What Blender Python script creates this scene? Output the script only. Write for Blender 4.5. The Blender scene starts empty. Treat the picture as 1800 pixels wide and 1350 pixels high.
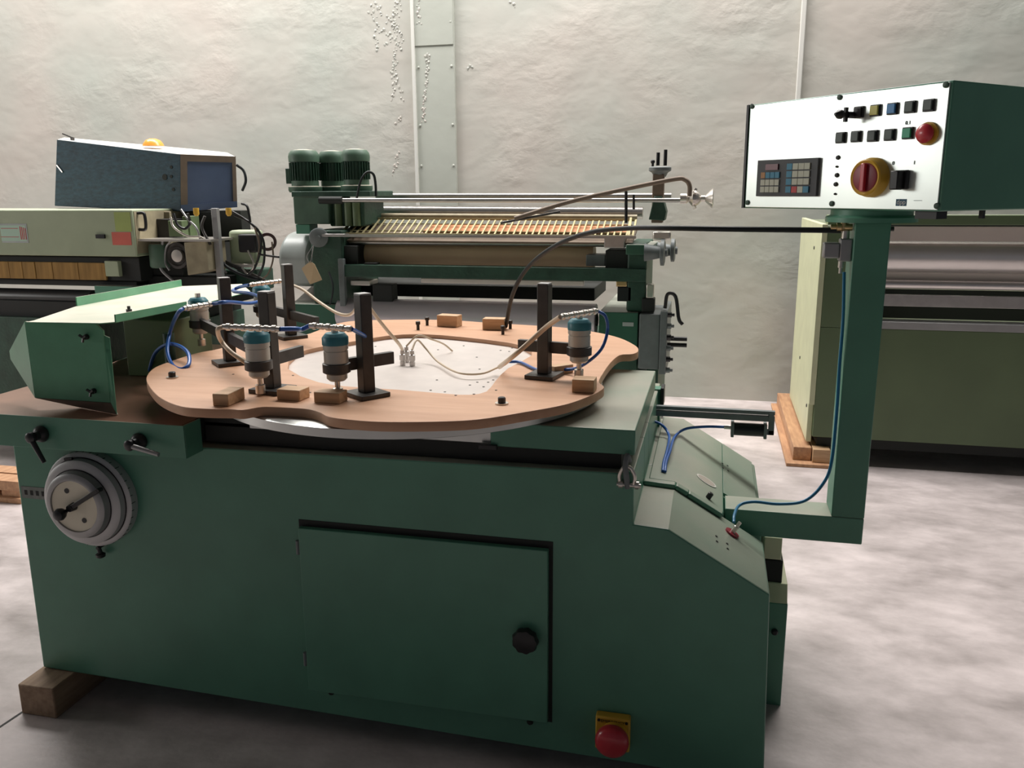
import bpy, bmesh, math, random
from mathutils import Vector, Matrix
random.seed(7)
C = bpy.context.scene.collection
SC = bpy.context.scene
PI = math.pi
# ------------------------------------------------------------------ camera
F = 1482.0; PITCH = math.radians(12.85); YAW = math.radians(13.4); ROLL = math.radians(-.36); H = 1.55
fwh = Vector((-math.sin(YAW), math.cos(YAW), 0)); rth = Vector((math.cos(YAW), math.sin(YAW), 0)); upv = Vector((0, 0, 1))
cf = fwh*math.cos(PITCH) - upv*math.sin(PITCH); cu = upv*math.cos(PITCH) + fwh*math.sin(PITCH)
cr = rth*math.cos(ROLL) + cu*math.sin(ROLL); cu2 = -rth*math.sin(ROLL) + cu*math.cos(ROLL)
cam = bpy.data.cameras.new('camera'); cam.sensor_width = 36; cam.lens = F*36/1800; cam.clip_end = 60
co = bpy.data.objects.new('camera', cam); C.objects.link(co)
M = Matrix((cr, cu2, -cf)).transposed().to_4x4(); M.translation = Vector((0, 0, H)); co.matrix_world = M
SC.camera = co
# ------------------------------------------------------------------ world, lights, exposure
SC.view_settings.view_transform = 'Standard'; SC.view_settings.look = 'None'
SC.view_settings.gamma = 1; SC.view_settings.use_curve_mapping = False
SC.view_settings.exposure = 0.18
w = bpy.data.worlds.new('world'); SC.world = w; w.use_nodes = True
w.node_tree.nodes['Background'].inputs[0].default_value = (.80, .86, 1.0, 1)
w.node_tree.nodes['Background'].inputs[1].default_value = .068
def area(name, loc, target, sx, sy, power, col=(1, 1, 1)):
    l = bpy.data.lights.new(name, 'AREA'); l.shape = 'RECTANGLE'; l.size = sx; l.size_y = sy; l.energy = power; l.color = col
    o = bpy.data.objects.new(name, l); C.objects.link(o); o.location = loc
    o.rotation_euler = (Vector(target)-Vector(loc)).to_track_quat('-Z', 'Y').to_euler(); return o
area('skylight', (-2.5, 5.35, 5.55), (-2.5, 5.35, 0), 8.6, 1.5, 620, (1, .965, .935))
area('left_window_light', (-8.95, 1.7, 2.6), (0, 1.9, 2.3), 2.8, 1.35, 85, (1, .985, .96))

# ------------------------------------------------------------------ helpers
def ray(x, y): return cr*(x-900) - cu2*(y-675) + cf*F
CAM = Vector((0, 0, H))
def at(x, y, X=None, Y=None, Z=None):
    d = ray(x, y)
    t = X/d.x if X is not None else Y/d.y if Y is not None else (Z-H)/d.z
    return CAM + d*t
def BM(): return bmesh.new()
def bx(bm, x0, x1, y0, y1, z0, z1):
    v = [bm.verts.new(p) for p in ((x0,y0,z0),(x1,y0,z0),(x1,y1,z0),(x0,y1,z0),(x0,y0,z1),(x1,y0,z1),(x1,y1,z1),(x0,y1,z1))]
    for f in ((3,2,1,0),(4,5,6,7),(0,1,5,4),(1,2,6,5),(2,3,7,6),(3,0,4,7)): bm.faces.new([v[i] for i in f])
    return bm
def frame(ax):
    ax = Vector(ax).normalized(); t = Vector((0,0,1)) if abs(ax.z) < .9 else Vector((1,0,0))
    u = ax.cross(t).normalized(); return u, ax.cross(u).normalized(), ax
def lathe(bm, o, ax, prof, n=32, caps=True):
    o = Vector(o); u, v, a = frame(ax); rings = []
    for r, h in prof:
        rings.append([bm.verts.new(o + a*h + (u*math.cos(2*PI*k/n) + v*math.sin(2*PI*k/n))*max(r, 1e-4)) for k in range(n)])
    for i in range(len(rings)-1):
        for k in range(n):
            bm.faces.new((rings[i][k], rings[i][(k+1)%n], rings[i+1][(k+1)%n], rings[i+1][k]))
    if caps: bm.faces.new(rings[0][::-1]); bm.faces.new(rings[-1])
    return bm
def cyl(bm, p0, p1, r, r1=None, n=24):
    p0 = Vector(p0); p1 = Vector(p1); return lathe(bm, p0, p1-p0, [(r, 0), (r if r1 is None else r1, (p1-p0).length)], n)
def bar(bm, p0, p1, w_, h_, up=(0,0,1)):
    p0 = Vector(p0); p1 = Vector(p1); a = (p1-p0).normalized(); s = a.cross(Vector(up)).normalized()*w_/2; t = s.cross(a).normalized()*h_/2
    v = [bm.verts.new(p + q) for p in (p0, p1) for q in (-s-t, s-t, s+t, -s+t)]
    for f in ((0,1,2,3),(7,6,5,4),(0,4,5,1),(1,5,6,2),(2,6,7,3),(3,7,4,0)): bm.faces.new([v[i] for i in f])
    return bm
def smooth_pts(pts, m=8):
    P = [Vector(p) for p in pts]; Q = [P[0]*2-P[1]] + P + [P[-1]*2-P[-2]]; out = []
    for i in range(1, len(Q)-2):
        for k in range(m):
            t = k/m; a, b, c, d = Q[i-1], Q[i], Q[i+1], Q[i+2]
            out.append(.5*((2*b) + (c-a)*t + (2*a-5*b+4*c-d)*t*t + (3*b-a-3*c+d)*t**3))
    return out + [P[-1]]
def tube(bm, pts, r, n=10, m=8):
    P = smooth_pts(pts, m) if m > 1 else [Vector(p) for p in pts]; rings = []; u = None
    for i, p in enumerate(P):
        a = (P[min(i+1, len(P)-1)] - P[max(i-1, 0)]).normalized()
        if u is None: u = frame(a)[0]
        u = (u - a*u.dot(a)).normalized(); v = a.cross(u)
        rings.append([bm.verts.new(p + (u*math.cos(2*PI*k/n) + v*math.sin(2*PI*k/n))*r) for k in range(n)])
    for i in range(len(rings)-1):
        for k in range(n): bm.faces.new((rings[i][k], rings[i][(k+1)%n], rings[i+1][(k+1)%n], rings[i+1][k]))
    bm.faces.new(rings[0][::-1]); bm.faces.new(rings[-1]); return bm
def prism(bm, pts, a0, a1, axis='Y'):
    def P(p, a): return (p[0], a, p[1]) if axis == 'Y' else (p[0], p[1], a) if axis == 'Z' else (a, p[0], p[1])
    A = [bm.verts.new(P(p, a0)) for p in pts]; B = [bm.verts.new(P(p, a1)) for p in pts]; n = len(pts)
    bm.faces.new(A); bm.faces.new(B[::-1])
    for i in range(n): bm.faces.new((A[i], B[i], B[(i+1)%n], A[(i+1)%n]))
    return bm
def hull(bm, A, B):
    A = [bm.verts.new(p) for p in A]; B = [bm.verts.new(p) for p in B]; n = len(A)
    bm.faces.new(A); bm.faces.new(B[::-1])
    for i in range(n): bm.faces.new((A[i], B[i], B[(i+1)%n], A[(i+1)%n]))
    return bm
ORG = {}
def tagp(o, label=None, cat=None, group=None, kind=None):
    if label: o['label'] = label
    if cat: o['category'] = cat
    if group: o['group'] = group
    if kind: o['kind'] = kind
    return o
def thing(name, label, cat, loc, group=None):
    o = bpy.data.objects.new(name, None); C.objects.link(o); o.empty_display_size = .05
    o.location = loc; ORG[o] = Vector(loc); return tagp(o, label, cat, group)
def finish(o, me, parent, smooth):
    vs = [v.co for v in me.vertices]
    c = (Vector([min(v[i] for v in vs) for i in range(3)]) + Vector([max(v[i] for v in vs) for i in range(3)]))/2
    me.transform(Matrix.Translation(-c)); ORG[o] = c
    if parent is not None: o.parent = parent; o.location = c - ORG[parent]
    else: o.location = c
    if smooth:
        for p in me.polygons: p.use_smooth = True
        me.set_sharp_from_angle(angle=math.radians(40))
def obj(name, bm, mat, parent=None, smooth=True, bevel=0, xf=None, label=None, cat=None, group=None, kind=None):
    bmesh.ops.recalc_face_normals(bm, faces=bm.faces[:])
    if xf is not None: bmesh.ops.transform(bm, matrix=xf, verts=bm.verts[:])
    me = bpy.data.meshes.new(name); bm.to_mesh(me); bm.free(); me.materials.append(mat)
    o = bpy.data.objects.new(name, me); C.objects.link(o); finish(o, me, parent, smooth)
    if bevel:
        b = o.modifiers.new('bevel', 'BEVEL'); b.width = bevel; b.segments = 2; b.limit_method = 'ANGLE'; b.angle_limit = math.radians(35)
    return tagp(o, label, cat, group, kind)
def struct(name, bm, mat, smooth=False, parent=None, bevel=0): return obj(name, bm, mat, parent, smooth, bevel, kind='structure')
def text(name, body, size, mat, parent, xf, ext=.0004):
    cv = bpy.data.curves.new(name, 'FONT'); cv.body = body; cv.size = size; cv.align_x = 'CENTER'; cv.align_y = 'CENTER'; cv.extrude = ext
    t = bpy.data.objects.new(name, cv); C.objects.link(t); bpy.context.view_layer.update()
    me = bpy.data.meshes.new_from_object(t); bpy.data.objects.remove(t)
    me.transform(xf); me.materials.clear(); me.materials.append(mat); me.name = name
    o = bpy.data.objects.new(name, me); C.objects.link(o); finish(o, me, parent, False); return o

# ------------------------------------------------------------------ materials
def mat(name, col, rough=.5, metal=0, var=0, vscale=8, bump=0, bscale=60, dust_toplight=0, dust_toplight_col=(.5, .49, .4), grain=None, spec=.5, coat=0, stretch=None):
    m = bpy.data.materials.new(name); m.use_nodes = True; nt = m.node_tree; N = nt.nodes; L = nt.links; b = N['Principled BSDF']
    b.inputs['Roughness'].default_value = rough; b.inputs['Metallic'].default_value = metal; b.inputs['Base Color'].default_value = (*col, 1)
    b.inputs['Specular IOR Level'].default_value = spec; b.inputs['Coat Weight'].default_value = coat
    out = None
    tc = N.new('ShaderNodeTexCoord'); src = tc.outputs['Object']
    if stretch:
        mp = N.new('ShaderNodeMapping'); mp.inputs['Scale'].default_value = stretch; L.new(src, mp.inputs[0]); src = mp.outputs[0]
    if var:
        nz = N.new('ShaderNodeTexNoise'); nz.inputs['Scale'].default_value = vscale; nz.inputs['Detail'].default_value = 6; L.new(src, nz.inputs['Vector'])
        rm = N.new('ShaderNodeMapRange'); rm.inputs['From Min'].default_value = .3; rm.inputs['From Max'].default_value = .7
        rm.inputs['To Min'].default_value = 1-var; rm.inputs['To Max'].default_value = 1+var; L.new(nz.outputs[0], rm.inputs[0])
        mx = N.new('ShaderNodeVectorMath'); mx.operation = 'SCALE'; mx.inputs[0].default_value = col; L.new(rm.outputs[0], mx.inputs['Scale'])
        out = mx.outputs[0]
    if grain:
        wv = N.new('ShaderNodeTexNoise'); wv.inputs['Scale'].default_value = grain[0]; wv.inputs['Detail'].default_value = 8
        mp = N.new('ShaderNodeMapping'); mp.inputs['Scale'].default_value = grain[1]; L.new(tc.outputs['Object'], mp.inputs[0]); L.new(mp.outputs[0], wv.inputs['Vector'])
        cr_ = N.new('ShaderNodeValToRGB'); cr_.color_ramp.elements[0].position = .3; cr_.color_ramp.elements[1].position = .7
        cr_.color_ramp.elements[0].color = (*grain[2], 1); cr_.color_ramp.elements[1].color = (*col, 1); L.new(wv.outputs[0], cr_.inputs[0]); out = cr_.outputs[0]
    if dust_toplight:  # upward faces paler: settled dust plus strong toplight put into the colour
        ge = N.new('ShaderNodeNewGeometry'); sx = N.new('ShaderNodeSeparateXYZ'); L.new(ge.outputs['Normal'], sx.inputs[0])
        mr = N.new('ShaderNodeMapRange'); mr.inputs['From Min'].default_value = .55; mr.inputs['From Max'].default_value = .95; mr.inputs['To Max'].default_value = dust_toplight; L.new(sx.outputs[2], mr.inputs[0])
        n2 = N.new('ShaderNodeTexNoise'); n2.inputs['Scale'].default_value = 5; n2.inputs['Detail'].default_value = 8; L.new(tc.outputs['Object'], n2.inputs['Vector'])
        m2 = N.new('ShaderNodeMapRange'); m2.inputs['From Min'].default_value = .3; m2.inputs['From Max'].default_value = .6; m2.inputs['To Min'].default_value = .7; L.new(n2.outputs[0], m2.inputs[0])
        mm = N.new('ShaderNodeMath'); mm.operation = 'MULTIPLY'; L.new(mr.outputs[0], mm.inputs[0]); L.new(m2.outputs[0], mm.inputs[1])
        mi = N.new('ShaderNodeMix'); mi.data_type = 'RGBA'; L.new(mm.outputs[0], mi.inputs[0]); mi.inputs[7].default_value = (*dust_toplight_col, 1)
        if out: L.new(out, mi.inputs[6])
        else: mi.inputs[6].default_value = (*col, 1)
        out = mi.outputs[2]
    if out: L.new(out, b.inputs['Base Color'])
    if bump:
        n3 = N.new('ShaderNodeTexNoise'); n3.inputs['Scale'].default_value = bscale; n3.inputs['Detail'].default_value = 5; L.new(src, n3.inputs['Vector'])
        bp = N.new('ShaderNodeBump'); bp.inputs['Strength'].default_value = bump; bp.inputs['Distance'].default_value = .01; L.new(n3.outputs[0], bp.inputs['Height']); L.new(bp.outputs[0], b.inputs['Normal'])
    return m
GREEN = mat('green_paint', (.095, .265, .18), .36, var=.08, vscale=6, bump=.03, bscale=90, dust_toplight=.95, dust_toplight_col=(.37, .36, .295))
GREEN2 = mat('bright_green_paint', (.12, .36, .21), .4, var=.1, vscale=10, bump=.05, dust_toplight=1, dust_toplight_col=(.80, .75, .62))
GREENC = mat('clean_green_paint', (.095, .265, .18), .35, var=.08, vscale=6)
GREENM = mat('faded_green_paint', (.075, .14, .095), .5, var=.15, vscale=12, dust_toplight=1, dust_toplight_col=(.55, .52, .42))
GREENP = mat('pedestal_green_paint', (.035, .12, .075), .4, var=.1, vscale=8, dust_toplight=.9, dust_toplight_col=(.42, .42, .36))
GREEND = mat('dark_green_casting', (.025, .07, .045), .5, var=.25, vscale=14, bump=.2)
OLIVE = mat('olive_green_paint', (.12, .17, .085), .4, var=.08, vscale=4, dust_toplight=.3)
PALE = mat('pale_green_paint', (.36, .42, .28), .45, var=.08, vscale=6, dust_toplight=.4, dust_toplight_col=(.6, .6, .5))
CREAM = mat('cream_green_paint', (.62, .64, .42), .45, var=.06)
TAN = mat('tan_cover_paint', (.38, .33, .22), .6, var=.2, vscale=15)
BLUE = mat('chipped_blue_paint', (.018, .055, .085), .6, var=.35, vscale=22, bump=.3, bscale=40, dust_toplight=.9, dust_toplight_col=(.75, .72, .66), stretch=(1, 1, 2.5))
BLUEP = mat('blue_grey_panel', (.10, .14, .24), .35, var=.1)
BROWNF = mat('worn_brown_frame_and_shade', (.2, .15, .11), .6, var=.2)
WOOD = mat('jig_board_wood', (.62, .36, .22), .5, grain=(3, (1.2, 9, 9), (.52, .28, .16)), bump=.05)
WOODE = mat('block_wood', (.66, .44, .26), .6, grain=(6, (1.5, 14, 14), (.50, .31, .17)))
BEAMW = mat('timber_beam', (.36, .25, .16), .7, grain=(5, (9, 1.2, 9), (.22, .14, .085)), bump=.2)
RUNW = mat('orange_timber', (.62, .36, .2), .65, grain=(5, (9, 1.2, 9), (.42, .22, .12)), bump=.15)
LAM = mat('white_laminate', (.66, .6, .56), .4, var=.06, vscale=14)
ALU = mat('aluminium', (.62, .64, .62), .28, .9, var=.06)
ALUD = mat('dull_aluminium', (.36, .36, .36), .45, .6, var=.08)
STEEL = mat('steel', (.5, .48, .46), .3, .85, var=.08, vscale=20)
SIL = mat('silver_fitting', (.7, .66, .6), .3, .8)
STEELB = mat('bright_steel', (.78, .74, .72), .27, .7, var=.04)
BRASS = mat('brass', (.75, .55, .28), .3, .9)
DSTEEL = mat('black_steel_tube', (.06, .056, .052), .42, .3, var=.2, vscale=30)
BLACK = mat('black_plastic', (.012, .012, .013), .4)
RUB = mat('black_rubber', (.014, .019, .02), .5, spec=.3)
DARK = mat('dark_part_and_shade', (.012, .014, .012), .7)
TEAL = mat('teal_cap', (.04, .19, .235), .4, var=.08)
CYLB = mat('cylinder_body', (.52, .51, .46), .4, .25)
GREY = mat('grey_cast', (.16, .18, .18), .5, var=.12, vscale=20)
LGREY = mat('light_grey_housing', (.42, .46, .44), .35, var=.1)
DIALG = mat('dial_grey', (.5, .5, .5), .45, .3, var=.06)
CRM = mat('cream_dial_plate', (.82, .76, .6), .5)
WHITE = mat('white_panel', (.86, .93, .88), .3, .55)
RED = mat('red_plastic', (.55, .03, .045), .3, coat=.3)
DRED = mat('dark_red_knob', (.25, .015, .03), .35)
YEL = mat('yellow_plastic', (.68, .40, .04), .4)
YELG = mat('yellow_button', (.6, .56, .12), .4)
BLU = mat('blue_button', (.05, .25, .55), .4)
GRN = mat('green_button', (.03, .38, .2), .4)
BTN = mat('grey_button', (.09, .12, .11), .45)
ORANGE = mat('orange_beacon', (.85, .35, .06), .25)
BHOSE = mat('blue_hose', (.03, .12, .42), .3)
THOSE = mat('teal_hose', (.015, .17, .32), .3)
WHOSE = mat('cream_hose', (.62, .50, .36), .35)
BRUSH = mat('ochre_felt', (.32, .19, .06), .9, var=.25, vscale=12, stretch=(3, 1, .4), bump=.2)
ROLLB = mat('beige_roller_rubber', (.60, .45, .28), .55, var=.12, vscale=3)
ROLLP = mat('ground_steel_roller', (.60, .54, .57), .38, .3, var=.15, vscale=5, stretch=(.3, 1, 1))
ROLLD = mat('dark_steel_roller', (.10, .10, .10), .3, .6)
WIRE = mat('yellowed_grid', (.45, .4, .22), .5, .3)
ORNG = mat('orange_tray', (.5, .22, .1), .6, var=.15)
PAPER = mat('paper_tag', (.62, .46, .28), .8, var=.08)
STK_Y = mat('yellow_sticker', (.34, .42, .12), .6, var=.1); STK_R = mat('red_sticker', (.62, .13, .09), .6, var=.1)
PLW = mat('name_plate', (.42, .6, .48), .4); GREYL = mat('engraved_plate', (.2, .22, .2), .5, var=.2, vscale=60)
KEYW = mat('keypad_cream', (.5, .52, .42), .5); KEYB = mat('keypad_blue', (.04, .22, .34), .5); KEYO = mat('keypad_orange', (.4, .2, .07), .5); KEYR = mat('keypad_red', (.5, .05, .05), .5)
KEYBG = mat('keypad_grey', (.045, .05, .055), .5); LED = mat('red_display', (.12, .01, .02), .3)

def wall_mat():
    m = bpy.data.materials.new('wall_plaster'); m.use_nodes = True; nt = m.node_tree; N = nt.nodes; L = nt.links; b = N['Principled BSDF']
    tc = N.new('ShaderNodeTexCoord')
    n1 = N.new('ShaderNodeTexNoise'); n1.inputs['Scale'].default_value = .8; n1.inputs['Detail'].default_value = 4; L.new(tc.outputs['Object'], n1.inputs['Vector'])
    cr_ = N.new('ShaderNodeValToRGB'); e = cr_.color_ramp.elements; e[0].position = .35; e[1].position = .65
    e[0].color = (.455, .475, .43, 1); e[1].color = (.53, .49, .445, 1); L.new(n1.outputs[0], cr_.inputs[0]); L.new(cr_.outputs[0], b.inputs['Base Color'])
    b.inputs['Roughness'].default_value = .55; b.inputs['Specular IOR Level'].default_value = .35
    mp = N.new('ShaderNodeMapping'); mp.inputs['Scale'].default_value = (1, 1, 1.4); L.new(tc.outputs['Object'], mp.inputs[0])
    h = None
    for sc, amp, det, dist in ((1.7, .9, 3, .3), (6, .42, 4, .25), (24, .09, 3, .2)):
        n = N.new('ShaderNodeTexNoise'); n.inputs['Scale'].default_value = sc; n.inputs['Detail'].default_value = det; n.inputs['Distortion'].default_value = dist
        L.new(mp.outputs[0], n.inputs['Vector']); k = N.new('ShaderNodeMath'); k.operation = 'MULTIPLY'; k.inputs[1].default_value = amp; L.new(n.outputs[0], k.inputs[0])
        if sc > 3:      # trowel relief comes in patches
            pm = N.new('ShaderNodeTexNoise'); pm.inputs['Scale'].default_value = 1.3; pm.inputs['Detail'].default_value = 3; L.new(mp.outputs[0], pm.inputs['Vector'])
            pr = N.new('ShaderNodeMapRange'); pr.inputs['From Min'].default_value = .42; pr.inputs['From Max'].default_value = .66; pr.inputs['To Min'].default_value = .15; L.new(pm.outputs[0], pr.inputs[0])
            k2 = N.new('ShaderNodeMath'); k2.operation = 'MULTIPLY'; L.new(k.outputs[0], k2.inputs[0]); L.new(pr.outputs[0], k2.inputs[1]); k = k2
        if h is None: h = k.outputs[0]
        else:
            s = N.new('ShaderNodeMath'); s.operation = 'ADD'; L.new(h, s.inputs[0]); L.new(k.outputs[0], s.inputs[1]); h = s.outputs[0]
    bp = N.new('ShaderNodeBump'); bp.inputs['Strength'].default_value = .7; bp.inputs['Distance'].default_value = .025; L.new(h, bp.inputs['Height']); L.new(bp.outputs[0], b.inputs['Normal'])
    return m
def floor_mat():
    m = bpy.data.materials.new('concrete_floor'); m.use_nodes = True; nt = m.node_tree; N = nt.nodes; L = nt.links; b = N['Principled BSDF']
    tc = N.new('ShaderNodeTexCoord'); mp = N.new('ShaderNodeMapping'); mp.inputs['Scale'].default_value = (1, 1.6, 1); mp.inputs['Rotation'].default_value = (0, 0, .3); L.new(tc.outputs['Object'], mp.inputs[0])
    n1 = N.new('ShaderNodeTexNoise'); n1.inputs["Scale"].default_value = 3.4; n1.inputs['Detail'].default_value = 9; n1.inputs['Roughness'].default_value = .62; n1.inputs['Distortion'].default_value = .1; L.new(mp.outputs[0], n1.inputs['Vector'])
    cr_ = N.new('ShaderNodeValToRGB'); e = cr_.color_ramp.elements; e[0].position = .3; e[1].position = .68; e[0].color = (.38, .335, .325, 1); e[1].color = (.70, .62, .61, 1)
    L.new(n1.outputs[0], cr_.inputs[0]); L.new(cr_.outputs[0], b.inputs['Base Color'])
    rr = N.new('ShaderNodeMapRange'); rr.inputs['From Min'].default_value = .3; rr.inputs['From Max'].default_value = .7; rr.inputs['To Min'].default_value = .3; rr.inputs['To Max'].default_value = .55; L.new(n1.outputs[0], rr.inputs[0]); L.new(rr.outputs[0], b.inputs['Roughness'])
    n2 = N.new('ShaderNodeTexNoise'); n2.inputs['Scale'].default_value = 30; n2.inputs['Detail'].default_value = 5; L.new(tc.outputs['Object'], n2.inputs['Vector'])
    bp = N.new('ShaderNodeBump'); bp.inputs['Strength'].default_value = .15; bp.inputs['Distance'].default_value = .01; L.new(n2.outputs[0], bp.inputs['Height']); L.new(bp.outputs[0], b.inputs['Normal'])
    return m
WALL = wall_mat(); FLOOR = floor_mat()
WALLT = mat('painted_duct', (.45, .47, .42), .4, var=.05, vscale=2, bump=.15, bscale=12)
CEIL = mat('ceiling_paint', (.15, .145, .135), .8)

# ------------------------------------------------------------------ setting
YW = 6.43
# floor: two cast bays that meet in an expansion joint running diagonally left of the machine
ja = at(0, 1278, Z=0); jb = at(105, 1208, Z=0); jd = (jb-ja).normalized(); jn = Vector((-jd.y, jd.x, 0))
fl = struct('floor', bx(BM(), -9, 7, -5, YW, -.2, -.0), FLOOR)
j = BM(); bar(j, ja - jd*2.5 + Vector((0,0,.0004)), jb + jd*2.2 + Vector((0,0,.0004)), .008, .001); struct('joint', j, DARK, parent=fl)
wb = struct('wall_back', bx(BM(), -9, 7, YW, YW+.25, -.05, 5.6), WALL)
# left wall with one high window opening (posts and lintels around it)
b = BM(); bx(b, -9.2, -9, -5, YW, -.05, 1.9); bx(b, -9.2, -9, -5, YW, 3.3, 5.6); bx(b, -9.2, -9, -5, .3, 1.9, 3.3); bx(b, -9.2, -9, 3.1, YW, 1.9, 3.3)
struct('wall_left', b, WALL)
b = BM(); bx(b, -9, 7, -5, 4.5, 5.6, 5.8); bx(b, -9, 7, 6.2, YW, 5.6, 5.8); bx(b, -9, -6.85, 4.5, 6.2, 5.6, 5.8); bx(b, 1.85, 7, 4.5, 6.2, 5.6, 5.8)
struct('ceiling', b, CEIL)
# flat vertical duct cover on the back wall
tr = struct('trim_1', bx(BM(), -2.262, -1.952, YW-.03, YW, 0, 5.6), WALLT, bevel=.004)
b = BM(); bx(b, -2.258, -1.956, YW-.036, YW-.03, 2.62, 5.6); struct('cover_plate', b, WALLT, parent=tr, bevel=.003)
b = BM(); bx(b, -2.282, -2.258, YW-.05, YW, 0, 5.6); struct('lit_edge_strip', b, mat('lit_edge_paint', (.66, .66, .62), .45), parent=tr, bevel=.003)  # light from the left painted in as a paler strip along the edge
for zz in (2.78, 2.47, 2.05, 1.75):
    for xx in (-2.235, -1.975):
        struct('screw', lathe(BM(), (xx, YW-.03, zz), (0, -1, 0), [(.009, 0), (.009, .003), (.005, .008)], 10), WALLT, parent=tr)
struct('trim_2', bx(BM(), .50, .535, YW-.03, YW, 1.62, 5.6), mat('white_conduit_paint', (.66, .65, .61), .45), bevel=.006)
# blistered plaster: runs of raised flakes beside the duct
b = BM()
def flake(x, z, s, off=0):
    n = 6; ang = [2*PI*k/n + random.uniform(-.3, .3) for k in range(n)]; q = [random.uniform(.6, 1.2) for _ in range(n)]
    A = [b.verts.new((x + s*q[k]*math.cos(ang[k]), YW-.001-off, z + 1.2*s*q[k]*math.sin(ang[k]))) for k in range(n)]
    T = b.verts.new((x + s*random.uniform(-.3, .3), YW-off-s*random.uniform(.3, .6), z + s*random.uniform(-.2, .5)))
    for k in range(n): b.faces.new((A[k], A[(k+1) % n], T))
def at_w(x, y): p = at(x, y, Y=YW); return p.x, p.z
for x0, y0, x1, y1, n, sp in ((655, 0, 662, 90, 26, 4), (700, 0, 690, 60, 22, 4), (700, 40, 692, 180, 34, 4), (675, 50, 682, 80, 10, 5), (668, 10, 664, 30, 8, 4), (688, 100, 710, 178, 14, 4), (703, 205, 700, 218, 5, 2), (702, 265, 690, 310, 10, 2), (752, 95, 746, 215, 16, 1.5), (735, 0, 742, 45, 10, 2), (898, 2, 904, 12, 4, 2), (820, 115, 828, 122, 3, 3), (750, 95, 754, 105, 5, 3), (756, 110, 745, 215, 22, 1.5), (690, 20, 705, 90, 18, 6)):
    for k in range(n):
        t = (k + random.random())/n; X, Z = at_w(x0 + (x1-x0)*t + random.gauss(0, sp), y0 + (y1-y0)*t)
        if -2.285 < X < -2.245: continue
        flake(X, Z, random.uniform(.005, .014), .03 if -2.25 < X < -1.95 and Z < 2.6 else .036 if -2.25 < X < -1.95 else 0)
obj('plaster_flakes', b, WALL, wb, smooth=False, kind='stuff')

# ================================================================== MAIN MACHINE
Y0 = 1.978
MM = thing('shaping_machine', 'large dark green machine in the foreground with turntable, door and control panel on an arm', 'machine', (-.9, 2.5, 0))
def mp(name, bm, m, parent=None, **k): return obj(name, bm, m, parent or MM, **k)
# body: extruded profile with stepped, sloping right shoulder and a slot for the arm
front = [(-1.99, .103), (-1.985, .86), (-.166, .875), (-.164, .744), (-.078, .738), (.17, .591), (.186, .06)]
backp = [(-1.99, .103), (-1.985, .86), (-.166, .875), (-.164, .744), (-.078, .738), (.176, .590), (.186, .06)]
slot = [(-1.99, .103), (-1.985, .86), (-.166, .875), (-.164, .744), (-.078, .738), (.060, .656), (.062, .53), (.172, .46), (.186, .06)]
b = BM(); prism(b, front, Y0, 2.30); prism(b, slot, 2.3002, 2.4598); prism(b, backp, 2.46, 3.0)
body = mp('body', b, GREEN, bevel=.004, smooth=False)
# raised welded lip over the shoulder
b = BM()
P = [(-.164, 2.285, .75), (-.075, 2.285, .744), (-.04, 2.285, .724), (.055, 2.285, .668)]
for i in range(3): bar(b, P[i], P[i+1], .03, .014)
mp('shoulder_lip', b, GREEN, bevel=.004)
mp('shoulder_cover', prism(BM(), [(-.150, .745), (-.08, .739), (.06, .6565), (.06, .6675), (-.078, .750), (-.150, .756)], 2.3005, 2.99), GREEN, bevel=.003)
mp('shoulder_cover', prism(BM(), [(.0604, .6565), (.165, .594), (.165, .604), (.0604, .6673)], 2.47, 2.99), GREEN, bevel=.001)
# slotted table with left-hand sliding base
b = BM(); bx(b, at(862, 775, Y=Y0).x, -.165, Y0, 2.69, .922, .985); mp('table_slab', b, GREEN, bevel=.003)
b = BM(); bx(b, -1.21, at(862, 775, Y=Y0).x-.0005, Y0+.01, 2.69, .925, .983); mp('steel_slide_plate', b, ALU, bevel=.002)
b = BM(); bx(b, -1.36, -.20, Y0+.03, 2.68, .874, .921); bx(b, -1.36, -1.212, Y0+.03, 2.68, .93, .98); mp('slide_base', b, DARK)
b = BM(); la, lb_ = at(843, 779, Y=Y0), at(875, 790, Y=Y0); bx(b, la.x, lb_.x, Y0-.012, Y0-.0005, lb_.z, la.z); mp('slide_latch', b, BLACK, bevel=.002)
disc = mp('turntable_disc', lathe(BM(), (-.845, 2.300, .988), (0,0,1), [(.545, 0), (.553, .003), (.553, .025), (.545, .028)], 128), ALU)
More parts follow.
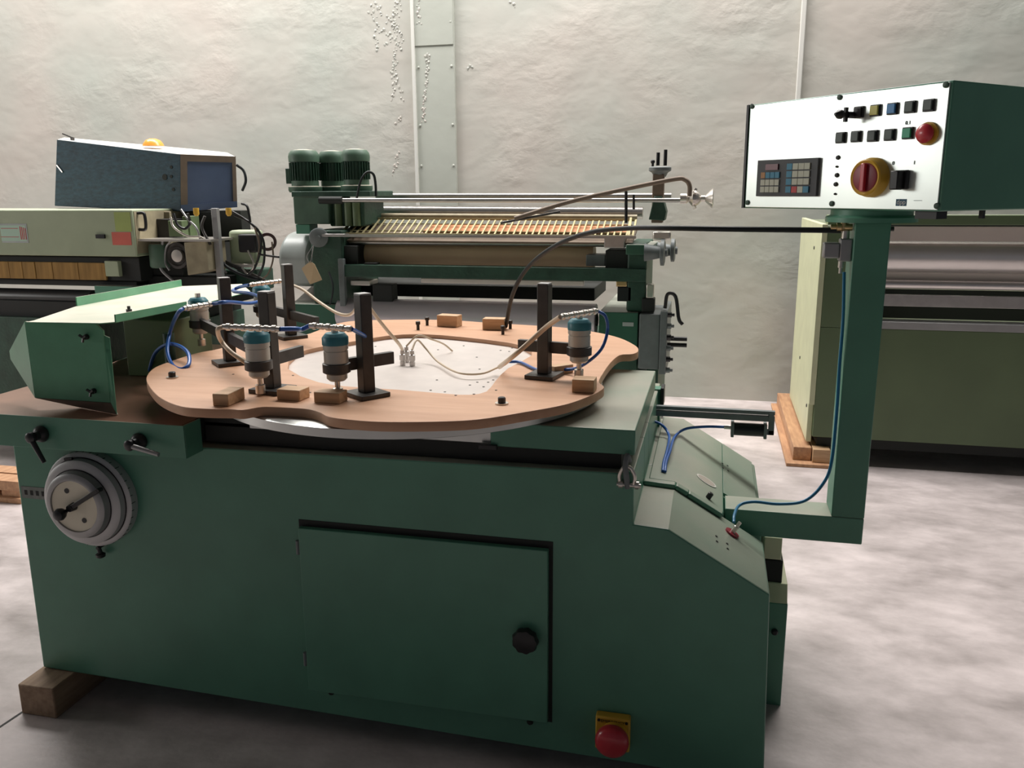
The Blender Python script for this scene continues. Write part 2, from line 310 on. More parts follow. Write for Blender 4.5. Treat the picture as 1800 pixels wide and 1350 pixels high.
# brown infeed table and its front bracket
mp('infeed_table', bx(BM(), -2.15, -1.37, 1.905, 3.05, .90, .944), mat('worn_table_top', (.30, .16, .11), .32, .35, var=.25, vscale=4), bevel=.002)
b = BM(); bx(b, -2.15, -1.352, 1.90, 1.9045, .856, .948); bx(b, -1.3565, -1.352, 1.905, Y0, .856, .948); bx(b, -2.15, -1.3569, 1.905, Y0-.0005, .886, .8995)
brk = mp('front_bracket', b, GREEN, bevel=.001)
b = BM(); bx(b, -1.369, -1.364, Y0, 2.35, .877, .945); mp('recess_side', b, DARK)
for (hx, hy, ex, ey, m_) in ((75, 762, 78, 813, BLACK), (247, 775, 279, 799, BLACK)):
    h0 = at(hx, hy, Y=1.9); e = at(ex, ey, Y=1.862)
    lv = mp('clamp_lever', lathe(BM(), (h0.x, 1.899, h0.z), (0,-1,0), [(.022, 0), (.024, .006), (.021, .014), (.014, .02), (.013, .032)], 20), BLACK)
    c = Vector((h0.x-.006, 1.866, h0.z-.002))
    mp('lever_hub', lathe(BM(), c + Vector((0,.006,0)), (0,-1,0), [(.010, 0), (.015, .004), (.015, .014), (.010, .018)], 16), BLACK, lv)
    mp('lever_arm', cyl(BM(), c + Vector((0,-.004,0)), e, .008, .006, 12), BLACK if m_ is BLACK and ex < 100 else ALUD, lv)
# graduated adjusting dial
dx, dz = -1.722, .692
dial = mp('adjusting_dial', lathe(BM(), (dx, Y0-.0005, dz), (0,-1,0), [(.143, 0), (.143, .026), (.138, .030), (.126, .031), (.126, .052), (.118, .058), (.100, .060)], 72), DIALG)
mp('dial_rim', lathe(BM(), (dx, Y0-.0605, dz), (0,-1,0), [(.100, 0), (.096, .02), (.088, .026), (.0765, .026), (.0755, .022), (.0755, .0)], 64, caps=False), ALUD, dial)
plate = mp('dial_plate', lathe(BM(), (dx, Y0-.0605, dz), (0,-1,0), [(.075, 0), (.075, .0215)], 56), CRM, dial)
for rr in (.128, .1015):
    mp('dial_groove', lathe(BM(), (dx, Y0-(.0312 if rr > .12 else .0605), dz), (0,-1,0), [(rr+.0015, 0), (rr+.0015, .0006), (rr-.002, .0006), (rr-.002, 0)], 64, caps=False), BLACK, dial)
b = BM()
for k in range(40):
    a = 2*PI*k/40; l_ = .016 if k % 5 == 0 else .009
    p = Vector((dx + .1434*math.cos(a), Y0-.0275, dz + .1434*math.sin(a))); bar(b, p, p + Vector((0, l_, 0)), .0016, .0012, up=(math.cos(a), 0, math.sin(a)))
mp('dial_graduations', b, BLACK, dial, smooth=False)
yf = Y0-.083
c0 = at(130, 890, Y=yf); e0 = at(173, 862, Y=yf-.012); k0 = at(106, 904, Y=yf-.03)
b = BM(); cyl(b, (c0.x, yf+.001, c0.z), (c0.x, yf-.02, c0.z), .012, .010, 16); bar(b, (c0.x, yf-.012, c0.z), e0, .012, .013, up=(0,-1,0)); lathe(b, (e0.x, yf, e0.z), (0,-1,0), [(.0065, 0), (.0065, .018)], 14)
mp('dial_crank', b, BLACK, dial, bevel=.001)
b = BM(); bar(b, (c0.x, yf-.012, c0.z), (k0.x, yf-.014, k0.z), .008, .01, up=(0,-1,0)); lathe(b, (k0.x, yf-.008, k0.z), (0,-1,0), [(.006, 0), (.008, .008), (.015, .014), (.018, .024), (.015, .034), (.006, .038)], 20)
mp('crank_knob', b, BLACK, dial)
for hx, hy in ((117, 863), (148, 915)):
    q = at(hx, hy, Y=yf); mp('dial_hole', lathe(BM(), (q.x, yf+.001, q.z), (0,-1,0), [(.0075, 0), (.0075, .0015)], 14), BLACK, dial)
q = at(116, 807, Y=Y0-.045); b = BM(); bar(b, q + Vector((-.004, 0, 0)), q + Vector((.02, .002, .002)), .008, .007); mp('index_pointer', b, BLACK, dial)
q = at(211, 872, Y=Y0-.03); b = BM(); lathe(b, (q.x, Y0-.028, q.z), (0,-1,0), [(.006, 0), (.006, .008)], 12); mp('lock_screw', b, BLACK, dial)
q = at(174, 968, Y=Y0-.02)
b = BM(); cyl(b, (q.x, Y0-.02, q.z + .012), (q.x + .004, Y0-.02, q.z-.008), .006, .007, 12); lathe(b, (q.x+.004, Y0-.02, q.z-.010), (0,0,-1), [(.008, -.004), (.014, 0), (.013, .008), (.006, .012)], 12); cyl(b, (q.x, Y0, q.z+.01), (q.x, Y0-.026, q.z+.01), .005)
mp('locking_knob', b, BLACK)
pl = mp('scale_plate', bx(BM(), -1.976, -1.86, Y0-.0015, Y0-.0002, .668, .705), GREYL, label='grey engraved scale plate beside the dial')
for k in range(5):
    mp('engraved_mark', bx(BM(), -1.965+k*.02, -1.955+k*.02, Y0-.002, Y0-.0015, .679, .694), DARK, pl)
# cabinet door
mp('door_gap_shade', bx(BM(), -1.075, -.366, Y0-.0012, Y0-.0002, .158, .678), DARK)  # dark sheet standing in for the shade in the gap around the door
door = mp('door', bx(BM(), -1.069, -.376, Y0-.020, Y0-.0015, .166, .660), GREENC, bevel=.002)
q = at(925, 1122, Y=Y0-.03)
b = BM(); n = 12; prof = []
lathe(b, (q.x, Y0-.0205, q.z), (0,-1,0), [(.014, 0), (.014, .01), (.033, .014), (.035, .022), (.031, .034), (.014, .038)], 36)
for v in b.verts:
    a = math.atan2(v.co.z-q.z, v.co.x-q.x); r = math.hypot(v.co.z-q.z, v.co.x-q.x)
    if r > .028: v.co.x += math.cos(a)*.0016*math.cos(9*a); v.co.z += math.sin(a)*.0016*math.cos(9*a)
mp('door_knob', b, BLACK, door)
for zz in (.60, .26):
    b = BM(); cyl(b, (-1.076, Y0-.012, zz-.02), (-1.076, Y0-.012, zz+.02), .006, n=12); mp('hinge', b, GREY, door)
for x_, y_ in ((583, 1216), (932, 1268)):
    q = at(x_, y_, Y=Y0); mp('bolt', lathe(BM(), (q.x, Y0-.0002, q.z), (0,-1,0), [(.009, 0), (.009, .003), (.006, .003), (.006, .008)], 12), DARK)
# emergency stop on front
q = at(1077, 1290, Y=Y0-.02)
es = mp('emergency_stop', bx(BM(), q.x-.045, q.x+.045, Y0-.028, Y0-.0003, q.z-.045, q.z+.052), YEL, bevel=.004)
qm = at(1076, 1301, Y=Y0-.055)
mp('stop_collar', lathe(BM(), (qm.x+.003, Y0-.0285, qm.z), (0,-1,0), [(.036, 0), (.036, .012), (.022, .013), (.022, .02)], 32), YEL, es)
mp('stop_button', lathe(BM(), (qm.x, Y0-.048, qm.z), (0,-1,0), [(.022, 0), (.042, .002), (.044, .012), (.042, .022), (.034, .030), (.018, .035), (0, .036)], 36), RED, es)
for k in (-.036, .036): mp('cover_screw', lathe(BM(), (q.x+k, Y0-.0282, q.z+.042), (0,-1,0), [(.004, 0), (.004, .002)], 10), BLACK, es)
text('stop_lettering', 'EMERGENCY', .011, BLACK, es, Matrix.Translation((q.x, Y0-.0286, q.z+.040)) @ Matrix.Rotation(PI/2, 4, 'X'))
# lifting shackle on the front corner
q = at(1100, 852, Y=Y0-.02); sh = mp('shackle', cyl(BM(), (q.x-.022, Y0-.018, q.z), (q.x+.036, Y0-.018, q.z-.002), .0055, n=14), SIL)
b = BM(); tube(b, [(q.x-.014, Y0-.018, q.z+.001), (q.x-.016, Y0-.02, q.z+.022), (q.x-.008, Y0-.022, q.z+.042), (q.x+.002, Y0-.022, q.z+.047), (q.x+.012, Y0-.022, q.z+.042), (q.x+.021, Y0-.02, q.z+.022), (q.x+.019, Y0-.018, q.z+.001)], .0048, 10)
mp('shackle_bow', b, SIL, sh)
for k in (-.017, .022): mp('pin_collar', cyl(BM(), (q.x+k, Y0-.018, q.z), (q.x+k+.01, Y0-.018, q.z), .010, n=14), SIL, sh)
b = BM(); tube(b, [(q.x+.004, Y0-.018, q.z-.008), (q.x+.002, Y0-.026, q.z+.02), (q.x-.002, Y0-.024, q.z+.05), (q.x+.001, Y0-.014, q.z+.072), (q.x+.006, Y0-.008, q.z+.055)], .007, 10); mp('lifting_eye', b, GREY, sh)
b = BM(); bx(b, q.x-.012, q.x+.016, Y0-.012, Y0-.0003, q.z-.016, q.z+.03); mp('eye_lug', b, GREENC, sh, bevel=.003)
# details on the shoulder
slopedir = Vector((.248, 0, -.147)).normalized(); sn = Vector((.147, 0, .248)).normalized()
def sl(x, y):  # point of the sloping face
    d = ray(x, y); t = (.738 + .5927*(-.078) - H)/(d.z + .5927*d.x); return CAM + d*t
SROT = Matrix((slopedir, Vector((0,1,0)), sn)).transposed().to_4x4()
for (x_, y_) in ((1266, 820), (1275, 824), (1267, 828), (1276, 833), (1259, 943), (1260, 952), (1278, 956), (1279, 965)):
    p = sl(x_, y_); p += sn*(.0125 if y_ < 900 else .0003); mp('rivet', lathe(BM(), p, sn, [(.0035, 0), (.0035, .0014)], 10), BLACK, body)
p = sl(1238, 850) + sn*.0108
b = BM(); lathe(b, (0,0,0), (0,0,1), [(1, 0), (1, .0012)], 36)
for v in b.verts: v.co.x *= .034; v.co.y *= .026
st = mp('oval_sticker', b, mat('white_sticker', (.7, .68, .62), .5), xf=Matrix.Translation(p) @ SROT)
b = BM(); lathe(b, (0,0,.0012), (0,0,1), [(1, 0), (1, .0004)], 36)
for v in b.verts: v.co.x *= .029; v.co.y *= .021
mp('sticker_centre', b, mat('faded_red_print', (.46, .40, .34), .5), st, xf=Matrix.Translation(p) @ SROT)
p = sl(1241, 880) - sn*.0; b = BM(); lathe(b, p + sn*.002, sn, [(.011, 0), (.011, .006), (.008, .007), (.008, .024), (.006, .026)], 16)
mp('limit_switch', b, BLACK); 
p = sl(1286, 938); b = BM(); lathe(b, p, sn, [(.020, 0), (.020, .005), (.012, .006)], 20); sv = mp('air_inlet', b, DRED)
mp('inlet_stem', lathe(BM(), p + sn*.006, sn, [(.007, 0), (.007, .018), (.005, .02), (.005, .034)], 14), SIL, sv)
# side cabinet on the right flank
def side(name, y0p, y1p, m_, xr0, xr1, Yc=2.47, Yb=2.75):
    a = at(xr0, y0p, Y=Yc); c = at(xr1, y1p, Y=Yc)
    return mp(name, bx(BM(), .1865, max(a.x, c.x), Yc, Yb, c.z, a.z), m_, bevel=.003)
side('side_box_top', 946, 985, CREAM, 1373, 1373); side('side_gap', 985.5, 1026, DARK, 1372, 1374, 2.475)
b = BM(); a = at(1378, 1026, Y=2.47); c = at(1384, 1062, Y=2.44)
prism(b, [(2.47, a.z), (2.44, c.z), (2.75, c.z), (2.75, a.z)], .1867, c.x, 'X'); mp('side_ledge', b, CREAM, bevel=.002)
sd = side('side_door', 1062.5, 1321, GREENC, 1385, 1366, 2.44)
for y_ in (1113, 1256):
    q = at(1362, y_, Y=2.43); mp('side_latch', lathe(BM(), (q.x, 2.4395, q.z), (0,-1,0), [(.010, 0), (.010, .006), (.006, .01)], 14), BLACK, sd)
# swan arm and post
px0, px1, py0, py1 = .322, .424, 2.33, 2.44
az = at(1461, 908, Y=2.33).z; ab = at(1515, 958, Y=2.33).z
px1 = at(1515, 958, Y=2.33).x; px0 = at(1461, 908, Y=2.33).x
mp('support_arm', bx(BM(), .064, px1-.0002, py0, py1, ab, az), GREEN, bevel=.003)
post = mp('support_post', bx(BM(), px0, px1, py0, py1, az+.0002, 1.468), GREENC, bevel=.003)
for y_ in (462,): 
    pass
# ---- control box
Pl = Vector((.077, 2.572, 1.5)); Pr = Vector((.495, 2.128, 1.5)); Lb = (Pr-Pl).length; hb = .284; tb = .40
ex = (Pr-Pl).normalized(); ez = Vector((0,0,1)); en = ex.cross(ez).normalized()  # outward normal
XB = Matrix((ex, -en, ez)).transposed().to_4x4(); XB.translation = Pl          # local: x along the face, y into the box, z up
XBI = XB.inverted()
def fp(x, y, off=0):   # point of the control face in box coordinates
    o = XBI @ CAM; d = (XBI.to_3x3() @ ray(x, y)); t = (-off-o.y)/d.y; p = o + d*t; return p.x, p.z
cb = mp('control_box', bx(BM(), 0, Lb, .003, tb, 0, hb), GREENC, bevel=.003, xf=XB)
face = mp('face_panel', bx(BM(), .008, Lb-.006, -.001, .0026, .003, hb-.004), WHITE, cb, bevel=.001, xf=XB)
b = BM(); bx(b, -.008, 0, -.0, .03, 0, hb); mp('box_edge', b, BLACK, cb, xf=XB)
def fb(x, y, off=.0): u_, v_ = fp(x, y, off); return Vector((u_, 0, v_))
def disk(name, x, y, prof, m_, par=None, n=24, y0=-.0012, off=0):
    p = fb(x, y, off); return mp(name, lathe(BM(), (p.x, y0, p.z), (0,-1,0), prof, n), m_, par or cb, xf=XB)
for x_, y_ in ((1323, 187), (1477, 171), (1664, 149), (1315, 356), (1463, 358), (1648, 362)): disk('panel_screw', x_, y_, [(.007, 0), (.007, .003), (.004, .004)], GREEND, n=12)
def button(x, y, cap):
    p = fb(x, y, .006); b = BM(); bx(b, p.x-.0135, p.x+.0135, -.009, -.0012, p.z-.0135, p.z+.0135)
    f = mp('push_button', b, BLACK, cb, bevel=.001, xf=XB)
    return f
def cap(f, x, y, m_):
    pass
for x_, y_, m_ in ((1508, 197, BLACK), (1537, 194, YELG), (1567, 191, BLU), (1598, 188, BTN), (1631, 185, BTN), (1476, 242, BTN), (1503, 240, BTN), (1532, 239, BTN), (1562, 237, BTN), (1594, 234, GRN)):
    p = fb(x_, y_, .008); b = BM(); bx(b, p.x-.0135, p.x+.0135, -.007, -.0012, p.z-.0135, p.z+.0135)
    f = obj('push_button', b, BLACK, cb, bevel=.0008, xf=XB)
    # cap sits proud of the bezel as one piece with it
    b = BM(); bx(b, p.x-.0105, p.x+.0105, -.012, -.0005, p.z-.0105, p.z+.0105)
    bmesh.ops.recalc_face_normals(b, faces=b.faces[:]); bmesh.ops.transform(b, matrix=XB, verts=b.verts[:]); bmesh.ops.translate(b, verts=b.verts[:], vec=-ORG[f])
    f.data.materials.append(m_); t_ = BM(); t_.from_mesh(f.data); n0 = len(t_.faces)
    me2 = bpy.data.meshes.new('tmp'); b.to_mesh(me2); b.free(); t_.from_mesh(me2); t_.faces.ensure_lookup_table()
    for fc in t_.faces[n0:]: fc.material_index = 1
    t_.to_mesh(f.data); t_.free(); bpy.data.meshes.remove(me2)
# key switch left of the first button
p = fb(1494, 202, .02); b = BM(); cyl(b, (p.x, -.001, p.z), (p.x, -.03, p.z), .008, n=16); bx(b, p.x-.003, p.x+.003, -.040, -.03, p.z-.017, p.z+.017); lathe(b, (p.x, -.04, p.z), (0,-1,0), [(.004, 0), (.011, .012), (.011, .02), (.003, .034)], 14)
mp('key_switch', b, BLACK, cb, xf=XB)
# emergency button of the panel
e = disk('panel_stop_button', 1633, 235, [(.0255, 0), (.0255, .006), (.013, .007), (.013, .009), (.020, .010), (.0215, .016), (.018, .022), (.010, .025), (0, .0255)], RED, n=32)
f = e.data; f.materials.append(YEL)
for fc in f.polygons:
    c_ = XBI @ (fc.center + ORG[e])
    if c_.y > -.0090: fc.material_index = 1
# main switch
ms = disk('main_switch', 1535, 312, [(.047, 0), (.047, .010), (.043, .018), (.043, .028), (.040, .031), (.035, .029)], YEL, n=44)
disk('switch_rotor', 1535, 312, [(.0345, 0), (.034, .030), (.030, .031)], DRED, None, 36)
p = fb(1535, 312, 0); b = BM(); bx(b, p.x-.006, p.x+.006, -.042, -.0324, p.z-.033, p.z+.033); mp('switch_handle', b, RED, cb, bevel=.002, xf=XB)
# black rotary switch
p = fb(1588, 316, 0); b = BM(); bx(b, p.x-.018, p.x+.018, -.014, -.0012, p.z-.022, p.z+.022); bx(b, p.x-.011, p.x+.011, -.036, -.0142, p.z-.023, p.z+.021); mp('rotary_switch', b, BLACK, cb, bevel=.003, xf=XB)
for x_, y_, r_ in ((1474, 277, .006), (1472, 293, .003), (1472, 308, .006), (1470, 324, .006), (1469, 341, .003)): disk('indicator_lamp', x_, y_, [(r_, 0), (r_*.8, .004), (0, .005)], BLACK, n=12)
# symbols and lettering
TX = XB @ Matrix.Rotation(PI/2, 4, 'X')
def ptext(body, x, y, size, m_, off=.0022, name='lettering'):
    u_, v_ = fp(x, y, off); return text(name, body, size, m_, cb, TX @ Matrix.Translation((u_, v_, off)))
INK = mat('dark_ink', (.05, .08, .08), .5); WINK = mat('white_ink', (.8, .85, .85), .5); BINK = mat('blue_ink', (.04, .14, .22), .5)
ptext('0', 1570, 287, .012, INK); ptext('1', 1607, 286, .012, INK); ptext('0.1', 1596, 216, .012, INK)
u_, v_ = fp(1584, 356, .0015); b = BM(); bx(b, u_-.014, u_+.014, -.0018, -.0010, v_-.008, v_+.008); mp('logo_plate', b, BINK, cb, xf=XB)
ptext('dpp', 1584, 355.5, .016, WINK, .0026); ptext('------', 1613, 352, .011, mat('pale_ink', (.4, .5, .55), .5))
# keypad
(ka, kb_), (kc, kd) = fp(1330, 345, .006), fp(1441, 277, .006)
kp = mp('keypad', bx(BM(), ka, kc, -.010, -.0012, kb_, kd), KEYBG, bevel=.0015, xf=XB)
kw, kh = kc-ka, kd-kb_
def kbox(name, x0, x1, y0, y1, m_, d=.0135): return obj(name, bx(BM(), ka+kw*x0, ka+kw*x1, -d, -.0102, kb_+kh*y0, kb_+kh*y1), m_, kp, smooth=False, xf=XB)
kbox('display', .16, .37, .72, .88, LED)
cols = [.085, .165, .245, .325]
for i in range(4):
    kbox('key', cols[i]+.003, cols[i]+.074, .50, .66, KEYO if i == 0 else KEYB)
    kbox('key', cols[i]+.003, cols[i]+.074, .30, .46, KEYW); kbox('key', cols[i]+.003, cols[i]+.074, .11, .27, KEYW)
rc = [.52, .615, .71, .80]; rws = [.71, .51, .31, .10]
for r_ in range(4):
    for i in range(4):
        m_ = KEYB if i == 0 else (KEYR if i == 1 else KEYB if i == 3 else KEYW) if r_ == 3 else KEYW
        kbox('key', rc[i], rc[i]+.085, rws[r_], rws[r_]+.165, m_)
# slewing disc, latch and screws under the box
cc = Vector((.405, 2.42, 0))
mp('slewing_disc', lathe(BM(), (px0+.045, 2.385, 1.4682), (0,0,1), [(.112, 0), (.112, .012), (.10, .018), (.10, .0316)], 44), GREENC)
b = BM(); bx(b, Lb-.075, Lb-.02, .02, .06, -.018, -.0005); mp('box_foot', b, BLACK, cb, xf=XB)
b = BM(); bx(b, Lb-.03, Lb-.02, .20, .21, -.02, -.0005); mp('box_foot', b, BLACK, cb, xf=XB)
# air valve on the post
q = at(1481, 440, Y=2.36); vx = px0
va = mp('air_valve', bx(BM(), vx-.030, vx-.0005, 2.345, 2.385, q.z-.028, q.z+.030), ALUD, bevel=.003)
mp('valve_coil', bx(BM(), vx-.070, vx-.0305, 2.345, 2.382, q.z-.020, q.z+.020), ALUD, va, bevel=.004)
b = BM(); lathe(b, (vx-.017, 2.365, q.z+.030), (0,0,1), [(.010, .0003), (.010, .02), (.006, .022), (.006, .028)], 14); mp('valve_nipple', b, SIL, va)
tz = q.z + .053
b = BM(); lathe(b, (vx-.055, 2.365, tz+.006), (1,0,0), [(.008, 0), (.008, .014), (.012, .015), (.012, .026), (.009, .028), (.009, .053)], 16); lathe(b, (vx-.024, 2.365, tz), (0,0,1), [(.009, 0), (.009, .045)], 14); lathe(b, (vx-.04, 2.365, tz+.033), (1,0,0), [(.008, 0), (.008, .03)], 12)
mp('brass_tee', b, BRASS)
b = BM(); lathe(b, (vx-.022, 2.365, q.z-.0285), (0,0,-1), [(.008, 0), (.008, .016), (.005, .018), (.005, .032)], 14); mp('hose_nipple', b, SIL, va)
q = at(1572, 403, Y=2.34); mp('grub_screw', lathe(BM(), (px1+.0003, 2.36, q.z), (1,0,0), [(.006, 0), (.006, .012)], 12), BLACK)
# feed rod assembly behind the shoulder
b = BM(); q0 = at(1138, 716, Y=2.8); q1 = at(1362, 730, Y=2.8)
bar(b, (-.60, 2.80, q1.z+.008), (q1.x, 2.80, q1.z+.008), .02, .012); bar(b, (-.60, 2.80, q1.z-.012), (q1.x, 2.80, q1.z-.012), .02, .018)
for xx in (q0.x-.05, q1.x-.012): bx(b, xx-.008, xx+.008, 2.788, 2.812, q1.z-.016, q1.z+.010)
bx(b, q1.x-.018, q1.x, 2.79, 2.81, q1.z-.066, q1.z-.02); bx(b, q1.x-.03, q1.x, 2.79, 2.81, q1.z-.066, q1.z-.05); rod = mp('feed_rods', b, GREY, bevel=.001)
sz = at(1317, 755, Y=2.8).z; sx0 = at(1290, 755, Y=2.8).x; sx1 = at(1342, 757, Y=2.8).x
mp('cylinder_barrel', cyl(BM(), (sx0, 2.8, sz), (sx1, 2.8, sz), .0215, n=24), BLACK)
for xx in (sx0-.010, sx1): mp('cylinder_end', bx(BM(), xx, xx+.010, 2.776, 2.824, sz-.024, sz+.024), GREY, bevel=.002)
b = BM(); cyl(b, (sx1+.010, 2.8, sz), (q1.x-.017, 2.8, sz), .008, n=12); mp('piston_rod', b, STEEL)
b = BM(); cyl(b, (sx0-.032, 2.8, sz+.004), (sx0-.010, 2.8, sz+.004), .007, n=12); mp('cylinder_port', b, SIL)
# small end stop behind the table slab
a = at(1148, 708, Y=2.9); c = at(1162, 682, Y=2.9)
mp('end_stop', bx(BM(), a.x, c.x, 2.88, 2.93, .745, c.z), GREENC, bevel=.002)
mp('end_stop_pad', bx(BM(), c.x+.0005, c.x+.012, 2.87, 2.94, a.z-.004, c.z+.006), BLACK, bevel=.002)

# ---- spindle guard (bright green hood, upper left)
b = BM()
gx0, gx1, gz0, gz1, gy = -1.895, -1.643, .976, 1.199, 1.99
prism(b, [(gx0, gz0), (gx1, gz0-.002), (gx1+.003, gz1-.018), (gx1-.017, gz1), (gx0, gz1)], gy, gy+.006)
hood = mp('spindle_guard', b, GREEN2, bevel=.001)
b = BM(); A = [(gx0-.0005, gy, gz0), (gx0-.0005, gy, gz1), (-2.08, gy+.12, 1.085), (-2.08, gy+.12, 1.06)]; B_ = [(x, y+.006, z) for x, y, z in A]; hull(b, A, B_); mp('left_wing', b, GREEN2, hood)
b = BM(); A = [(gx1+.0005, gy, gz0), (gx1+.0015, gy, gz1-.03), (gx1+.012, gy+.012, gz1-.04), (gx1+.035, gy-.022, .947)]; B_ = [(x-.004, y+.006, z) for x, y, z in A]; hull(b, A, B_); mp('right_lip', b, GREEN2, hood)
b = BM(); A = [(gx0, gy, gz0-.0005), (gx1, gy, gz0-.0025), (gx1+.033, gy-.02, .9465), (gx0+.12, gy+.03, .9465)]; B_ = [(x, y+.006, z) for x, y, z in A]; hull(b, A, B_); mp('shade_skirt', b, BROWNF, hood)  # brown sheet added as the shadow below the guard plate
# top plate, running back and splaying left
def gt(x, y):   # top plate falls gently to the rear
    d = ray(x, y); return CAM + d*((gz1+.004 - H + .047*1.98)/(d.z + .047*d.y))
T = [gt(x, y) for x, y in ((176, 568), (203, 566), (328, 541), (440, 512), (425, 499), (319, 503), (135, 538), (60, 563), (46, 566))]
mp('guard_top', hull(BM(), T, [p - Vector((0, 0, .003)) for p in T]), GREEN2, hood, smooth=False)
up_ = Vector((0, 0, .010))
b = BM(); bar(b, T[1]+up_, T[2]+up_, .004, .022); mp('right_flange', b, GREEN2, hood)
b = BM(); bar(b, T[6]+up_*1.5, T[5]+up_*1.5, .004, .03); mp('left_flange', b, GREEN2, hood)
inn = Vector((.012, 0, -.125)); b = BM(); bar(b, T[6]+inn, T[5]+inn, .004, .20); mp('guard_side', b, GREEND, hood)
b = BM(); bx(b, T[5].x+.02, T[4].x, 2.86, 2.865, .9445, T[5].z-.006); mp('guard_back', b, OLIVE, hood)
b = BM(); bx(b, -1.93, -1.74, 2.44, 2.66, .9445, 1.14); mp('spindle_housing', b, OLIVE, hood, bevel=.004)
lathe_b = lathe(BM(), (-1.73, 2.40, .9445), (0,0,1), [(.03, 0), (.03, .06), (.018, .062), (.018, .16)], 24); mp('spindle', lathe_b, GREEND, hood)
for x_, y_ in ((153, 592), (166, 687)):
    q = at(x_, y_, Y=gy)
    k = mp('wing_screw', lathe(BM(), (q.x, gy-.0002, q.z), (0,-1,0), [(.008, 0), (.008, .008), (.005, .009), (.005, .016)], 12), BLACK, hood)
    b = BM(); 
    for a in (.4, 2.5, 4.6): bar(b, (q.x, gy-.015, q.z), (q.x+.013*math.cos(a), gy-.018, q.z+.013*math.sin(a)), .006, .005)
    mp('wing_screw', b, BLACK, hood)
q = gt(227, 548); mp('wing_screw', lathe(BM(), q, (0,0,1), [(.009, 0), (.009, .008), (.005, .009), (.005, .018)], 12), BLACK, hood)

# ================================================================== TIMBER under the machine
a = at(105, 1262, Z=0); 
obj('timber_beam', bx(BM(), -2.0, -1.875, 1.885, 3.1, 0, .10), BEAMW, cat='beam', label='brown timber beam lying under the left end of the foreground machine', bevel=.004)

# ================================================================== JIG BOARD
ZB = 1.0165; ZT = 1.04
outl = [(258,665),(267,684),(286,701),(319,714),(361,718),(406,719),(428,720),(461,715),(500,716),(542,719),(564,725),(578,732),(611,737),(667,741),(755,741),(839,737),(922,724),(992,711),(1033,697),(1052,688),(1061,680),(1052,671),(1058,658),(1072,638),(1089,624),(1111,622),(1121,617),(1117,608),(1089,594),(1047,584),(992,576),(936,572),(867,568),(811,564),(755,562),(700,562),(625,564),(585,571),(530,590),(455,592),(390,612),(345,621),(295,637),(270,648)]
hole = [(505,648),(560,672),(620,680),(700,685),(783,692),(825,694),(856,688),(872,669),(894,647),(936,624),(925,611),(894,602),(811,592),(740,587),(680,590),(620,600),(560,610),(520,622)]
def poly_curve(loops, z0, z1, name, m_, parent):
    cv = bpy.data.curves.new(name, 'CURVE'); cv.dimensions = '2D'; cv.fill_mode = 'BOTH'; cv.extrude = (z1-z0)/2 - .0015; cv.bevel_depth = .0015; cv.bevel_resolution = 1
    for lp in loops:
        s = cv.splines.new('POLY'); s.points.add(len(lp)-1); s.use_cyclic_u = True
        for i, p in enumerate(lp): s.points[i].co = (p[0], p[1], 0, 1)
    t = bpy.data.objects.new(name, cv); C.objects.link(t); bpy.context.view_layer.update()
    me = bpy.data.meshes.new_from_object(t); bpy.data.objects.remove(t)
    me.transform(Matrix.Translation((0, 0, (z0+z1)/2))); me.materials.clear(); me.materials.append(m_)
    o = bpy.data.objects.new(name, me); C.objects.link(o); finish(o, me, parent, True); return o
def closed_smooth(P, m=4):
    out = []; n = len(P)
    for i in range(n):
        a, b_, c_, d = P[i-1], P[i], P[(i+1) % n], P[(i+2) % n]
        for k in range(m):
            t = k/m; out.append(.5*((2*b_) + (c_-a)*t + (2*a-5*b_+4*c_-d)*t*t + (3*b_-a-3*c_+d)*t**3))
    return out
OW = closed_smooth([at(x, y, Z=ZT) for x, y in outl]); HW = closed_smooth([at(x, y, Z=ZT) for x, y in hole], 2)
jb_ = thing('jig_board', 'guitar-shaped wooden jig board bolted flat on the turntable, with a pale centre sheet', 'jig board', (-.9, 2.4, ZB))
poly_curve([OW, HW], ZB, ZT, 'board', WOOD, jb_)
hc = sum(HW, Vector((0,0,0)))/len(HW)
poly_curve([[hc + (p-hc)*.995 for p in HW]], ZB, ZB+.009, 'centre_sheet', LAM, jb_)['label'] = 'pale laminate centre sheet'
for x_, y_ in ((303, 664), (882, 710)):
    q = at(x_, y_, Z=ZT); b = BM(); lathe(b, (q.x, q.y, ZT+.0002), (0,0,1), [(.0165, 0), (.0165, .003)], 20); mw = obj('washer', b, SIL, jb_)
    obj('bolt_head', lathe(BM(), (q.x, q.y, ZT+.0034), (0,0,1), [(.010, 0), (.010, .012), (.008, .014)], 8), BLACK, jb_)
for x_, y_ in ((735, 580), (751, 572), (884, 588), (897, 578)):
    q = at(x_, y_, Z=ZT); obj('locating_pin', lathe(BM(), (q.x, q.y, ZT+.0002), (0,0,1), [(.006, 0), (.006, .02), (.009, .021), (.009, .032), (.004, .034)], 12), BLACK, jb_)
b = BM()
for x_, y_ in ((757,686),(782,689),(801,695),(768,668),(826,677),(839,672),(850,680),(858,672),(867,668),(833,693),(872,686),(843,649),(838,628),(770,615),(815,608),(880,616),(895,618),(905,620),(545,690),(515,660),(410,658),(400,685),(640,613),(588,620),(660,609),(470,690),(560,700),(900,612)):
    zz = ZT + .0002 if y_ > 686 or x_ < 600 or y_ > 675 and x_ > 860 else ZB + .0092
    q = at(x_, y_, Z=zz); lathe(b, (q.x, q.y, zz), (0,0,1), [(.0035, 0), (.0035, .0008)], 8)
o = obj('screws', b, BLACK, jb_); o['kind'] = 'stuff'
